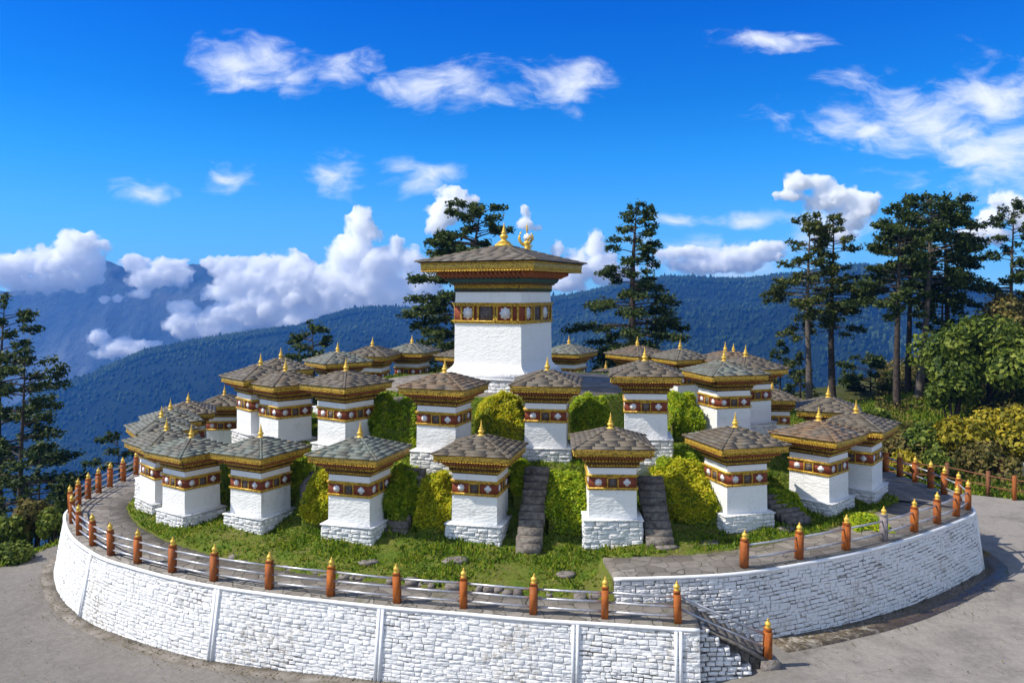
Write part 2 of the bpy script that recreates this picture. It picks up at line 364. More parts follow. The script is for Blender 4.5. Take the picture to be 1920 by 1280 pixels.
def soil_mat():
    m, t, b = base_mat('grassy soil'); co = objco(t, False)
    n = noise(t, co, 1.2, 7.0, .65); n2 = noise(t, co, 9.0, 5.0, .7)
    c = RAMP(t, n, [(.32, (.055, .10, .012)), (.44, (.12, .17, .018)), (.54, (.19, .17, .04)), (.66, (.21, .155, .075))])
    c = MIX(t, .5, c, RAMP(t, n2, [(.3, (.02, .035, .008)), (.55, (.10, .16, .02)), (.75, (.20, .21, .06))]))
    t.links.new(c, b.inputs['Base Color']); b.inputs['Roughness'].default_value = .95; b.inputs['Specular IOR Level'].default_value = .1
    bump(t, b, n2, .9, .08); return m
MAT['soil'] = soil_mat()
def slope_mat():
    m, t, b = base_mat('slope soil'); co = objco(t, False)
    n = noise(t, co, .35, 7.0, .65); n2 = noise(t, co, 3.0, 6.0, .7)
    c = RAMP(t, n, [(.32, (.022, .035, .010)), (.46, (.05, .065, .015)), (.58, (.09, .085, .028)), (.70, (.13, .10, .05))])
    c = MIX(t, .5, c, RAMP(t, n2, [(.3, (.012, .02, .006)), (.55, (.07, .08, .02)), (.75, (.15, .14, .05))]))
    t.links.new(c, b.inputs['Base Color']); b.inputs['Roughness'].default_value = .95; b.inputs['Specular IOR Level'].default_value = .1
    bump(t, b, n2, 1.0, .2); return m
MAT['slope'] = slope_mat()
def leaf_mat(name, stops, sc=.6, trans=.35, rough=.6):
    m, t, b = base_mat(name); co = objco(t)
    isl = N(t, 'ShaderNodeNewGeometry').outputs['Random Per Island']
    f = M(t, 'ADD', M(t, 'MULTIPLY', noise(t, co, sc, 4.0, .6), .62), M(t, 'MULTIPLY', isl, .38))
    c = RAMP(t, f, stops)
    t.links.new(c, b.inputs['Base Color']); b.inputs['Roughness'].default_value = rough; b.inputs['Specular IOR Level'].default_value = .25
    tr = N(t, 'ShaderNodeBsdfTranslucent', {'Color': c})
    mx = N(t, 'ShaderNodeMixShader', {0: trans, 1: b.outputs[0], 2: tr.outputs[0]})
    t.links.new(mx.outputs[0], t.nodes['Material Output'].inputs[0]); return m
MAT['grass'] = leaf_mat('grass blades', [(.28, (.055, .11, .008)), (.43, (.13, .24, .012)), (.56, (.24, .33, .018)), (.72, (.36, .34, .05))], 1.1, .45)
MAT['hedge'] = leaf_mat('hedge leaves', [(.26, (.09, .17, .008)), (.40, (.22, .37, .012)), (.54, (.40, .50, .018)), (.70, (.54, .55, .03))], 2.2, .45)
MAT['hedge_yellow'] = leaf_mat('yellow green hedge leaves', [(.26, (.15, .21, .008)), (.40, (.40, .46, .012)), (.55, (.62, .58, .02)), (.72, (.68, .58, .04))], 2.2, .45)
MAT['needle'] = leaf_mat('conifer needles', [(.28, (.014, .030, .010)), (.45, (.04, .07, .018)), (.6, (.085, .12, .028)), (.78, (.15, .17, .045))], .5, .35)
MAT['needle_olive'] = leaf_mat('olive conifer needles', [(.28, (.018, .032, .008)), (.45, (.06, .085, .016)), (.6, (.12, .14, .026)), (.78, (.20, .20, .045))], .5, .35)
MAT['bush'] = leaf_mat('broad leaves', [(.3, (.03, .06, .008)), (.45, (.085, .13, .014)), (.58, (.17, .22, .025)), (.75, (.28, .31, .045))], .45, .3)
MAT['bush_gold'] = leaf_mat('golden leaves', [(.3, (.07, .08, .008)), (.45, (.24, .22, .015)), (.6, (.42, .34, .02)), (.78, (.52, .40, .04))], .6, .3)
MAT['bush_brown'] = leaf_mat('russet leaves', [(.3, (.04, .045, .010)), (.45, (.11, .105, .022)), (.6, (.20, .16, .04)), (.78, (.28, .20, .07))], .6, .3)
MAT['core'] = simple('inner foliage', [(.3, (.010, .02, .005)), (.7, (.03, .05, .010))], 3, .95, bst=.8, bd=.1)
MAT['bark'] = simple('conifer bark', [(.3, (.025, .019, .016)), (.6, (.075, .058, .048)), (.8, (.13, .105, .09))], 5, .9, 14, .9, .06)
MAT['bark_grey'] = simple('grey bark', [(.3, (.06, .05, .045)), (.6, (.14, .12, .105)), (.8, (.21, .18, .16))], 5, .9, 14, .9, .06)
MAT['old_wood'] = simple('brown fence wood', [(.3, (.10, .04, .02)), (.7, (.26, .11, .05))], 6, .8)
def forest_mat():
    m, t, b = base_mat('forest canopy'); co = objco(t, False)
    isl = N(t, 'ShaderNodeNewGeometry').outputs['Random Per Island']
    n = noise(t, co, .0045, 5.0, .6)
    n3 = noise(t, co, .0016, 3.0, .5)
    f = M(t, 'ADD', M(t, 'MULTIPLY', n3, .3), M(t, 'ADD', M(t, 'MULTIPLY', n, .5), M(t, 'MULTIPLY', isl, .13)))
    t.links.new(RAMP(t, f, [(.3, (.010, .022, .014)), (.48, (.026, .05, .02)), (.60, (.07, .11, .034)), (.72, (.17, .21, .07))]), b.inputs['Base Color'])
    b.inputs['Roughness'].default_value = .9; b.inputs['Specular IOR Level'].default_value = .1
    bump(t, b, noise(t, co, .35, 4.0, .7), 1.0, 2.5); return m
MAT['forest'] = forest_mat()
def hill_mat():
    m, t, b = base_mat('forest floor'); co = objco(t, False)
    n = noise(t, co, .0045, 6.0, .65)
    c = RAMP(t, n, [(.3, (.006, .012, .009)), (.5, (.011, .022, .012)), (.64, (.022, .04, .018)), (.76, (.09, .12, .05))])
    t.links.new(c, b.inputs['Base Color']); b.inputs['Roughness'].default_value = .95; b.inputs['Specular IOR Level'].default_value = .1
    bump(t, b, noise(t, co, .06, 6.0, .7), 1.0, 10.0); return m
MAT['hill'] = hill_mat()
def far_haze_mat():
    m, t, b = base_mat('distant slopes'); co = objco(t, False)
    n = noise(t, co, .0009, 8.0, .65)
    t.links.new(RAMP(t, n, [(.35, (.05, .09, .13)), (.55, (.10, .14, .17)), (.72, (.2, .23, .25))]), b.inputs['Base Color'])  # bluish, lightened tones put distance haze into the slope colour
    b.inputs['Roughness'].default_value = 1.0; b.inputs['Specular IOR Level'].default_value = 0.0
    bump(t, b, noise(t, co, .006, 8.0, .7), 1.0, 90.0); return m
MAT['far'] = far_haze_mat()
# ---------------------------------------------------------------- layout
CX, CY = 0.2, 37.7
ZR = 0.7
def catmull(pts, step=.12):
    pts = np.array(pts, float); P_ = np.vstack([2 * pts[0] - pts[1], pts, 2 * pts[-1] - pts[-2]]); out = []
    for i in range(1, len(P_) - 2):
        p0, p1, p2, p3 = P_[i - 1:i + 3]; n = max(2, int(np.linalg.norm(p2 - p1) / step))
        for k in range(n):
            t = k / n
            out.append(.5 * ((2 * p1) + (-p0 + p2) * t + (2 * p0 - 5 * p1 + 4 * p2 - p3) * t * t + (-p0 + 3 * p1 - 3 * p2 + p3) * t ** 3))
    out.append(pts[-1]); return np.array(out)
LP = [(1271, 1167), (1134, 1158), (1000, 1150), (869, 1139), (745, 1129), (620, 1116), (505, 1103), (401, 1088), (323, 1072), (258, 1055), (208, 1040), (174, 1022), (148, 1002), (135, 980), (133, 960), (147, 946), (165, 934), (185, 923), (206, 912), (231, 901), (255, 889), (274, 877), (300, 868), (330, 860)]
RP = [(1395, 1063), (1498, 1047), (1586, 1030), (1657, 1013), (1714, 996), (1757, 981), (1793, 967), (1815, 955), (1797, 938), (1770, 926), (1745, 914), (1716, 903), (1687, 893), (1661, 883), (1630, 874)]
def unpix(x, y, z): d = (EYE - z) * F / (y - 550); return ((x - 960) / F * d, d)
LPOST = [unpix(x, y, 0) for x, y in LP]; RPOST = [unpix(x, y, ZR) for x, y in RP]
LPATH = catmull([(4.75, 20.36)] + LPOST + [(-16.6, 45.5), (-14.5, 49), (-11, 52.3), (-6, 54.8), (0, 55.8)])
RPATH = catmull([(2.76, 22.0), (5.0, 22.2)] + RPOST + [(15.6, 40), (14.2, 45), (11, 50), (6, 54), (0, 55.8)])
def normals(P_, side):
    t = np.gradient(P_, axis=0); t /= np.linalg.norm(t, axis=1)[:, None]
    n = np.stack([-t[:, 1], t[:, 0]], 1) * side
    return n
LN = normals(LPATH, 1.0); RN = normals(RPATH, -1.0)     # outward
ROADX = [-40, -9, -3, 4.5, 6.5, 12, 40]; ROADZ = [-2.2, -2.1, -1.95, -1.5, -1.22, -1.35, -1.3]
def road_z(x, y): return np.interp(x, ROADX, ROADZ) + 0.0 * np.asarray(y)
def ground_z(x, y):
    x = np.asarray(x, float); y = np.asarray(y, float)
    z = road_z(x, y) - .06
    rise = sstep(23, 46, x - .25 * np.maximum(y - 48, 0)) * sstep(34, 50, y)
    z = z + rise * 4.6 + sstep(38, 66, y) * sstep(14, 30, x) * .9
    xl = np.interp(y, [28, 33, 36, 42, 60], [-20.4, -19.3, -18.4, -17.9, -10])
    dl = np.maximum(0, xl - x); z = z - dl * .62
    db = np.maximum(0, y - np.interp(x, [-20, 0, 14, 26, 60], [52, 60, 62, 74, 95])); z = z - db * .5
    z = z + (fbm(x * .3, y * .3, 4, 5) - .5) * .7 * sstep(24, 30, np.hypot(x - CX, y - CY)) * (sstep(36, 42, y) + sstep(.3, 3, dl)).clip(0, 1)
    return z
def kfac(x, y):
    dx = x - CX; dy = y - CY; rr = np.hypot(dx, dy) + 1e-6
    return 1 + .22 * (dx / rr) ** 2
def path_dist(x, y):
    sh = np.shape(x); q = np.stack([np.ravel(x), np.ravel(y)], 1); out = []
    for P_ in (LPATH[::3], RPATH[::3]):
        best = np.full(len(q), 1e9)
        for k in range(0, len(q), 20000):
            dd = ((q[k:k + 20000, None, :] - P_[None]) ** 2).sum(2); best[k:k + 20000] = np.sqrt(dd.min(1))
        out.append(best.reshape(sh))
    return out
def wl(x): return np.interp(x, [-17, -12, -5, 5], [2.0, 1.85, 1.25, 1.15])
def wr(x): return np.interp(x, [3, 8, 12, 16], [1.30, 1.4, 1.8, 2.4])
def mound_z(x, y, rough=True):
    x = np.asarray(x, float); y = np.asarray(y, float)
    r = np.hypot(x - CX, y - CY) / kfac(x, y)
    z = np.interp(r, [0, 5.7, 6.35, 7.2, 9.45, 9.95, 11.3, 12.4, 13.2, 15.0], [4.2, 4.2, 2.75, 2.45, 2.3, 1.4, .72, .36, .27, .18])
    z = z + (x > 0) * sstep(1.8, 4.5, x) * sstep(10.2, 12.6, r) * .28
    if rough: z = z + (fbm(x * 1.1, y * 1.1, 4, 3) - .5) * .22 * sstep(5.6, 6.2, r)
    dl, dr = path_dist(x, y)
    inr = (x > 2.6) & (y > 21.9)
    s = np.where(inr, dr, dl); w = np.where(inr, wr(x), wl(x)); base = np.where(inr, ZR, 0.0)
    a = sstep(0.02, .75, s - w); z2 = np.where(s > w, base + .06 + (z - base - .06) * a, base - .12)
    # lawn slope down from the higher right terrace to the lower left walk
    return z2
# ---------------------------------------------------------------- hills and ground
def polar_grid(px0, px1, na, d, ztop, name, mat, smooth=True):
    a = (np.linspace(px0, px1, na) - 960) / F
    A, D = np.meshgrid(a, d, indexing='ij')
    Z = ztop(A, D)
    n = len(d); V = np.stack([A * D, D, Z], 2).reshape(-1, 3)
    i = np.arange(na - 1)[:, None] * n + np.arange(n - 1)[None]
    Fq = np.stack([i, i + n, i + n + 1, i + 1], 2).reshape(-1, 4)
    return link(name, mesh_np(name, V, Fq, mat, smooth))
SKX = [-1500, -600, 0, 110, 160, 210, 270, 330, 400, 440, 500, 560, 600, 650, 700, 760, 850, 950, 1035, 1060, 1100, 1150, 1200, 1260, 1330, 1400, 1450, 1500, 1560, 1620, 1690, 1760, 1850, 1920, 2200, 2800]
SKY_ = [900, 840, 770, 716, 702, 678, 652, 641, 628, 622, 613, 606, 592, 577, 571, 572, 573, 565, 553, 550, 543, 531, 520, 514, 517, 518, 512, 508, 497, 491, 503, 520, 536, 545, 560, 600]
RDX = [-1500, 0, 400, 700, 1000, 1500, 2800]; RDD = [2100, 2200, 2400, 2800, 2600, 2550, 2600]
def hill_fn(A, D):
    pxx = A * F + 960
    ridge = np.interp(pxx, RDX, RDD); el = (550 - np.interp(pxx, SKX, SKY_)) / F
    zr = EYE + el * ridge - 7
    t = D / ridge
    start = -14.0
    valley = np.minimum(zr - 330, -260.0)
    tv = .40
    z = np.where(t < tv, start + (valley - start) * sstep(0.02, tv, t) ** .8, valley + (zr - valley) * np.clip((t - tv) / (1 - tv), 0, 1) ** 1.15)
    z = np.where(t > 1, zr - (D - ridge) * .45, z)
    X = A * D; amp = np.clip(D / 2600, .03, 1.2) * sstep(0, .35, np.abs(1 - t)).clip(0.05, 1)
    sp = (fbm(X / 760 + 3.1, D / 900, 6, 11, True) - .62) * 420 + (fbm(X / 190, D / 240, 4, 23, True) - .6) * 90
    z = z + sp * amp
    # never rise above the skyline of the ridge behind
    lim = EYE + (el - .006 - .02 * np.clip(1 - t, 0, 1)) * D
    z = np.where(t < 1, np.minimum(z, lim), z)
    return z
dh = np.geomspace(95, 3250, 330)
hills = polar_grid(-700, 2650, 620, dh, hill_fn, 'forested_hills', MAT['hill']); tag(hills, kind='structure')
FX = [-1500, -200, 0, 60, 130, 200, 235, 300, 345, 420, 470, 560, 700, 1000, 1600, 2800]
FY = [560, 545, 545, 540, 522, 489, 503, 507, 494, 493, 512, 530, 545, 560, 560, 560]
def far_fn(A, D):
    pxx = A * F + 960
    el = (550 - np.interp(pxx, FX, FY)) / F
    r1 = 10500.0
    el2 = (550 - np.interp(pxx, [-1500, 0, 120, 200, 330, 520, 700, 2800], [600, 560, 545, 531, 552, 556, 600, 640])) / F
    z1 = EYE + el * r1; z2 = EYE + el2 * 8300.0
    t1 = np.clip((D - 8300) / (r1 - 8300), 0, 1)
    za = np.where(D <= 8300, -2600 + (z2 + 2600) * np.clip((D - 6200) / 2100, 0, 1), 0)
    zb = z2 + (z1 - z2) * t1 - 300 * np.sin(math.pi * t1)
    z = np.where(D <= 8300, za, np.where(D <= r1, zb, z1 - (D - r1) * .6))
    X = A * D
    edge = np.minimum(np.abs(D - 8300), np.abs(D - r1)) / 900
    z = z + (fbm(X / 1500, D / 1500, 7, 41, True) - .62) * 900 * sstep(0, 1, edge) * .8 + (fbm(X / 260, D / 800, 5, 47, True) - .6) * 110
    return z
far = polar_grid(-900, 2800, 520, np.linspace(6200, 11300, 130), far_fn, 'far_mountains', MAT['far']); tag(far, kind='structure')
# canopy of the far-off woods: one mass
rng = np.random.default_rng(7)
def ico(sub=1):
    import bmesh
    bm = bmesh.new(); bmesh.ops.create_icosphere(bm, subdivisions=sub, radius=1.0)
    v = np.array([x.co[:] for x in bm.verts]); f = np.array([[q.index for q in x.verts] for x in bm.faces]); bm.free(); return v, f
def canopy(n):
    iv, jf = ico(1)
    a = rng.uniform(-.78, .78, n); d = np.exp(rng.uniform(math.log(260), math.log(3000), n))
    # more of them near the ridge line
    m = n // 4; pxx = a[:m] * F + 960; d[:m] = np.interp(pxx, RDX, RDD) * (1 - rng.uniform(0, .03, m))
    z = hill_fn(a, d); x = a * d
    clear = fbm(x / 240, d / 240, 4, 77) ; keep = (clear < .60) | (np.arange(n) < m)
    a, d, z, x = a[keep], d[keep], z[keep], x[keep]; n = len(a)
    s = rng.uniform(3.2, 7.2, n) * np.interp(d, [260, 3000], [.75, 1.15]); s[:m // 2] *= .9
    con = rng.random(n)
    V = np.repeat(iv[None], n, 0) * (1 + rng.uniform(-.28, .28, (n, len(iv), 1)))
    hz = np.where(con > .6, 1.7, 1.0)[:, None]
    top = (V[:, :, 2] + 1) / 2
    shrink = 1 - np.where(con > .6, .75, .15)[:, None] * top
    V[:, :, 0] *= shrink * s[:, None]; V[:, :, 1] *= shrink * s[:, None]; V[:, :, 2] *= hz * s[:, None]
    V[:, :, 0] += x[:, None]; V[:, :, 1] += d[:, None]; V[:, :, 2] += (z + s * .55)[:, None]
    Fq = (jf[None] + (np.arange(n) * len(iv))[:, None, None]).reshape(-1, 3)
    o = link('forest', mesh_np('forest', V.reshape(-1, 3), Fq, MAT['forest'], False)); tag(o, 'dark conifer forest covering the hazy blue hills', 'forest', kind='stuff')
canopy(75000)
gx = np.linspace(-75, 110, 186); gy = np.linspace(-60, 150, 211)
GX, GY = np.meshgrid(gx, gy, indexing='ij'); GZ = ground_z(GX, GY)
inside = np.hypot(GX - CX, GY - CY) < 15.0
GZ = np.where(inside, GZ - 1.0, GZ)
ii = np.arange(185)[:, None] * 211 + np.arange(210)[None]
ground = link('ground', mesh_np('ground', np.stack([GX, GY, GZ], 2).reshape(-1, 3), np.stack([ii, ii + 211, ii + 212, ii + 1], 2).reshape(-1, 4), MAT['slope'], True)); tag(ground, kind='structure')
# road all round the terrace
na, nr = 220, 60
th = np.linspace(0, 2 * math.pi, na); 
def road_rout(t):
    c, s = math.cos(t), math.sin(t)
    best = 90.0
    for rr in np.linspace(16, 90, 400):
        x, y = CX + rr * c, CY + rr * s
        xl = np.interp(y, [28, 33, 36, 42, 60], [-20.2, -19.1, -18.2, -18.0, -16])
        if x < xl and y > 0: best = rr; break
        if y > 34 and x > 0 and rr > np.interp(y, [34, 36.5, 39, 44, 60], [60, 25.5, 21.4, 19.0, 18.0]): best = rr; break
        if y > 40 and x <= 0 and rr > 18.0: best = rr; break
    return best
ro = np.array([road_rout(t) for t in th]); ri = np.full(na, 14.2)
rr = ri[:, None] + (ro - ri)[:, None] * (np.linspace(0, 1, nr) ** 1.3)[None]
RX = CX + rr * np.cos(th)[:, None]; RY = CY + rr * np.sin(th)[:, None]
RZ = road_z(RX, RY) + .012 + (fbm(RX * .5, RY * .5, 3, 91) - .5) * .05
ii = np.arange(na - 1)[:, None] * nr + np.arange(nr - 1)[None]
road = link('road', mesh_np('road', np.stack([RX, RY, RZ], 2).reshape(-1, 3), np.stack([ii, ii + nr, ii + nr + 1, ii + 1], 2).reshape(-1, 4), MAT['road'], True)); tag(road, kind='structure')
# mound with its grass terraces
ng = 300
mx_ = np.linspace(-18.2, 17.2, ng); my_ = np.linspace(20.0, 56, ng)
MX, MY = np.meshgrid(mx_, my_, indexing='ij'); MZ = mound_z(MX, MY)
poly = np.vstack([LPATH - LN * .5, (RPATH - RN * .5)[::-1]])
def in_poly(x, y, P_):
    x = np.asarray(x); y = np.asarray(y); c = np.zeros(x.shape, bool); n = len(P_)
    for i in range(n):
        x1, y1 = P_[i]; x2, y2 = P_[(i + 1) % n]
        if y1 == y2: continue
        hit = ((y1 > y) != (y2 > y)) & (x < (x2 - x1) * (y - y1) / (y2 - y1) + x1); c ^= hit
    return c
PD = poly[::2]
MIN_ = in_poly(MX, MY, PD)
ii = (np.arange(ng - 1)[:, None] * ng + np.arange(ng - 1)[None])
ok = MIN_[:-1, :-1] & MIN_[1:, :-1] & MIN_[:-1, 1:] & MIN_[1:, 1:]
Fq = np.stack([ii, ii + ng, ii + ng + 1, ii + 1], 2)[ok]
mound = link('terraced_mound', mesh_np('terraced_mound', np.stack([MX, MY, MZ], 2).reshape(-1, 3), Fq, MAT['soil'], True)); tag(mound, kind='structure')
# ---------------------------------------------------------------- paved walks
def strip(name, P_, Nn, o0, o1, z, mat, thick=.14, zf=None, kind='structure'):
    n = len(P_); A_ = P_ + Nn * o0; B_ = P_ + Nn * o1
    zz = np.full(n, z) if zf is None else zf
    V = np.vstack([np.c_[A_, zz], np.c_[B_, zz], np.c_[A_, zz - thick], np.c_[B_, zz - thick]])
    i = np.arange(n - 1)
    q = [np.stack([i, i + 1, n + i + 1, n + i], 1), np.stack([2 * n + i + 1, 2 * n + i, 3 * n + i, 3 * n + i + 1], 1),
         np.stack([2 * n + i, 2 * n + i + 1, i + 1, i], 1), np.stack([n + i, n + i + 1, 3 * n + i + 1, 3 * n + i], 1)]
    q.append(np.array([[0, n, 3 * n, 2 * n], [n - 1, 3 * n - 1, 4 * n - 1, 2 * n - 1]]))
    o = link(name, mesh_np(name, V, np.vstack(q), mat))
    if kind: tag(o, kind=kind)
    return o
Lsel = slice(0, len(LPATH)); 
strip('path', LPATH[::2], LN[::2], .16, -(wl(LPATH[::2, :1]) + .12), 0.0, MAT['paving'])
strip('path', RPATH[::2], RN[::2], .16, -(wr(RPATH[::2, :1]) + .12), ZR, MAT['paving'], .3)
mb = MB(); mb.box((3.6, 21.3, -.07), (1.15, .66, .066)); o = mb.build('path', MAT['paving']); tag(o, kind='structure')
n_ = 40; an_ = np.linspace(0, 2 * math.pi, n_, endpoint=False); rp_ = 5.35 * np.array([kfac(CX + math.cos(q), CY + math.sin(q)) for q in an_])
pv_ = [(CX + r_ * math.cos(q), CY + r_ * math.sin(q), 4.215) for q, r_ in zip(an_, rp_)]; pv_ += [(a, b, 4.12) for a, b, c in pv_]
mb = MB(); mb.add(pv_, [list(range(n_))] + [[i + n_, (i + 1) % n_ + n_, (i + 1) % n_, i] for i in range(n_)]); o = mb.build('hilltop_paving', MAT['paving']); tag(o, kind='structure')
# stone kerb beds at the foot of the walls
zfL = road_z(LPATH[::3, 0], LPATH[::3, 1])
strip('gutter', LPATH[24::3], LN[24::3], .5, .95, 0, MAT['kerb_slab'], .2, zf=zfL[8:] + .045)
sel = slice(int(np.argmax(RPATH[:, 0] > 6.9)), None, 3)
strip('gutter', RPATH[sel], RN[sel], .3, 1.25, 0, MAT['gutter'], .2, zf=road_z(RPATH[sel, 0], RPATH[sel, 1]) + .04)
# ---------------------------------------------------------------- whitewashed retaining walls, stone by stone
rnd = random.Random(5)
def stones_on(mb, S_, length, height, rowh=(.09, .16), slen=(.12, .40), gap=.011, prot=(.003, .022), rounded=.25, skip=0.0):
    """S_(u, v) -> (point, outward normal); lays courses of rough stones over it"""
    v0 = 0.0; row = 0
    while v0 < height - .03:
        h = min(rnd.uniform(*rowh), height - v0); u0 = -rnd.uniform(0, slen[1]) if row % 2 else 0.0
        while u0 < length - .02:
            l = rnd.uniform(*slen); ua, ub = max(u0, 0), min(u0 + l, length); u0 += l
            if ub - ua < .05: continue
            if skip and rnd.random() < skip: continue
            j = lambda s: rnd.uniform(-s, s)
            g = gap * rnd.uniform(.5, 1.7); p = rnd.uniform(*prot)
            wv = .022 * math.sin(ua * 2.1 + row * .5) + .012 * math.sin(ua * 5.3 + row * 1.3)
            c = [(ua + g + j(.008), v0 + g + wv + j(.012)), (ub - g + j(.008), v0 + g + wv + j(.012)), (ub - g + j(.012), v0 + h - g + wv + j(.012)), (ua + g + j(.012), v0 + h - g + wv + j(.012))]
            cu = (ua + ub) / 2; cv = v0 + h / 2 + wv; vs = []
            ins = min(.013, .15 * h)
            for (dep, k) in ((-.02, 0.0), (p * .6, 0.0), (p, 1.0)):
                for (uu, vv) in c:
                    if k:
                        uu += ins * (1 if uu < cu else -1); vv += ins * (1 if vv < cv else -1)
                    q, n = S_(uu, vv); dd = dep + (j(.008) if k else 0)
                    vs.append((q[0] + n[0] * dd, q[1] + n[1] * dd, q[2] + n[2] * dd))
            fs = [[8, 9, 10, 11]]
            for a in (0, 4):
                for k in range(4): fs.append([a + k, a + (k + 1) % 4, a + 4 + (k + 1) % 4, a + 4 + k])
            mb.add(vs, fs)
        v0 += h; row += 1
def wall_surface(P_, Nn, ztop, zbot, out_top, batter):
    cum = np.r_[0, np.cumsum(np.linalg.norm(np.diff(P_, axis=0), axis=1))]
    def S_(u, v):
        x = np.interp(u, cum, P_[:, 0]); y = np.interp(u, cum, P_[:, 1]); nx = np.interp(u, cum, Nn[:, 0]); ny = np.interp(u, cum, Nn[:, 1])
        zb = zbot(x, y); zz = zb + v; f = (ztop - zz) * batter + out_top
        return (x + nx * f, y + ny * f, zz), (nx, ny, .15)
    return S_, cum
def build_wall(name, label, P_, Nn, ztop, out_top, batter, stop, stone_stop, mat, mortar, ribs, gap, rowh):
    t = thing(name, label, 'wall', (0, 0, 0))
    S_, cum = wall_surface(P_, Nn, ztop, lambda x, y: road_z(x, y) - .1, out_top, batter)
    L = float(np.interp(stop, np.arange(len(cum)), cum)); LS = float(np.interp(stone_stop, np.arange(len(cum)), cum))
    mb = MB()
    us = np.arange(0, L, .2)
    H0 = [ztop - .1 - (road_z(*[np.interp(u_, cum, P_[:, k]) for k in (0, 1)]) - .1) for u_ in us]
    for i in range(len(us) - 1):
        q = [S_(us[i], 0)[0], S_(us[i + 1], 0)[0], S_(us[i + 1], H0[i + 1])[0], S_(us[i], H0[i])[0]]
        mb.add(q, [[0, 1, 2, 3]])
    mb.build('wall_core', mortar, t)
    mb = MB()
    # courses run level with the coping: measure heights from the top down
    Hmax = max(H0)
    def S2(uu, vv):
        x = np.interp(uu, cum, P_[:, 0]); y = np.interp(uu, cum, P_[:, 1]); nx = np.interp(uu, cum, Nn[:, 0]); ny = np.interp(uu, cum, Nn[:, 1])
        zz = ztop - .12 - Hmax + vv; f = (ztop - zz) * batter + out_top
        return (x + nx * f, y + ny * f, zz), (nx, ny, .15)
    stones_on(mb, S2, LS, Hmax, rowh, gap=gap)
    mb.build('stone_face', mat, t)
    n = int(stop); sl = slice(0, n, 2)
    c = strip('coping', P_[sl], Nn[sl], out_top + .05, out_top - .14, ztop - .045, MAT['white_trim'], .085, kind=None); c.parent = t
    for u_ in ribs:
        hh = ztop - .13 - (float(road_z(np.interp(u_, cum, P_[:, 0]), 0)) - .1); mb = MB()
        for du in (-.055, .055):
            a = [S_(u_ + du + e, vv) for vv in (0, hh) for e in (-.04, .04)]
            vs = [tuple(np.array(q) + np.array(nn) * dp) for dp in (0, .055) for q, nn in a]
            mb.add(vs, [[4, 5, 7, 6], [0, 1, 5, 4], [2, 6, 7, 3], [0, 4, 6, 2], [1, 3, 7, 5]])
        mb.build('wall_rib', MAT['white_trim'], t)
    return t, S_, cum
cumL = np.r_[0, np.cumsum(np.linalg.norm(np.diff(LPATH, axis=0), axis=1))]
def u_at_px(P_, Nn, cum, pxx, out=.3, last=None):
    q = P_ + Nn * out; pp = q[:, 0] / q[:, 1] * F + 960
    i = int(np.argmin(np.abs(pp[:last] - pxx))); return cum[i]
iback = int(np.argmin(np.hypot(LPATH[:, 0] + 17.2, LPATH[:, 1] - 31)))
ribsL = [u_at_px(LPATH, LN, cumL, p, .3, iback) for p in (1280, 1078, 716, 406, 165)]
build_wall('retaining_wall', 'bright whitewashed curved stone wall with ribs, under the front and left walkway', LPATH, LN, 0.0, .20, .16, len(LPATH) - 1, iback + 10, MAT['white_stone'], MAT['mortar'], ribsL, .006, (.075, .15))
cumR = np.r_[0, np.cumsum(np.linalg.norm(np.diff(RPATH, axis=0), axis=1))]
iR = int(np.argmin(np.hypot(RPATH[:, 0] - RPOST[8][0], RPATH[:, 1] - RPOST[8][1])))
build_wall('retaining_wall', 'shaded bluish white curved stone wall right of the stairs, dark joints', RPATH, RN, ZR, .20, .13, len(RPATH) - 1, iR + 25, MAT['white_coarse'], MAT['mortar_dark'], [u_at_px(RPATH, RN, cumR, 1838, .3, iR)], .008, (.08, .14))
# ---------------------------------------------------------------- stairs down to the road
st = thing('stone_staircase', 'stone stairs between two white walls leading down to the road', 'stairs', (0, 0, 0))
nst = 7
for i in range(nst):
    x = 4.75 + i * .27; z = -.16 - i * .155
    mb = MB(); mb.box((x + .14, 21.32, z - .25), (.145, .74, .25)); mb.build('step', MAT['step'], st)
sw = thing('stair_wall', 'low stepped whitewashed stone wall flanking the stairs at the road', 'wall', (0, 0, 0))
def SW(u_, v_):
    return (4.72 + u_, 20.34 - .10 * (0 - (-1.75 + v_)) + u_ * .06, -1.75 + v_), (.0, -1.0, .1)
mb = MB(); 
v_ = 0; hts = []
for k in range(7):
    l = 1.9 - k * .27
    def SWk(uu, vv, k=k): return SW(uu, vv + k * .235)
    stones_on(mb, SWk, max(l, .3), .235, (.1, .13), (.14, .30), .013, (.02, .06))
mb.build('stone_face', MAT['white_coarse'], sw)
mb = MB()
for k in range(7):
    l = 1.9 - k * .27; z0 = -1.75 + k * .235
    q0, _ = SW(0, k * .235); q1, _ = SW(l, k * .235)
    y = q0[1]
    mb.add([(4.70, y + .02, z0), (4.72 + l, y + .02 + l * .06, z0), (4.72 + l, 20.75, z0), (4.70, 20.75, z0), (4.70, y + .04, z0 + .234), (4.72 + l, y + .04 + l * .06, z0 + .234), (4.72 + l, 20.75, z0 + .234), (4.70, 20.75, z0 + .234)],
           [[3, 2, 1, 0], [4, 5, 6, 7], [0, 1, 5, 4], [1, 2, 6, 5], [2, 3, 7, 6], [3, 0, 4, 7]])
mb.build('wall_core', MAT['mortar_dark'], sw)
mb = MB()
vs = [(4.70, 20.42, -.02), (4.70, 20.74, -.02), (6.62, 20.86, -1.03), (6.62, 20.54, -1.03)]
vs += [(a, b, c - .08) for a, b, c in vs]
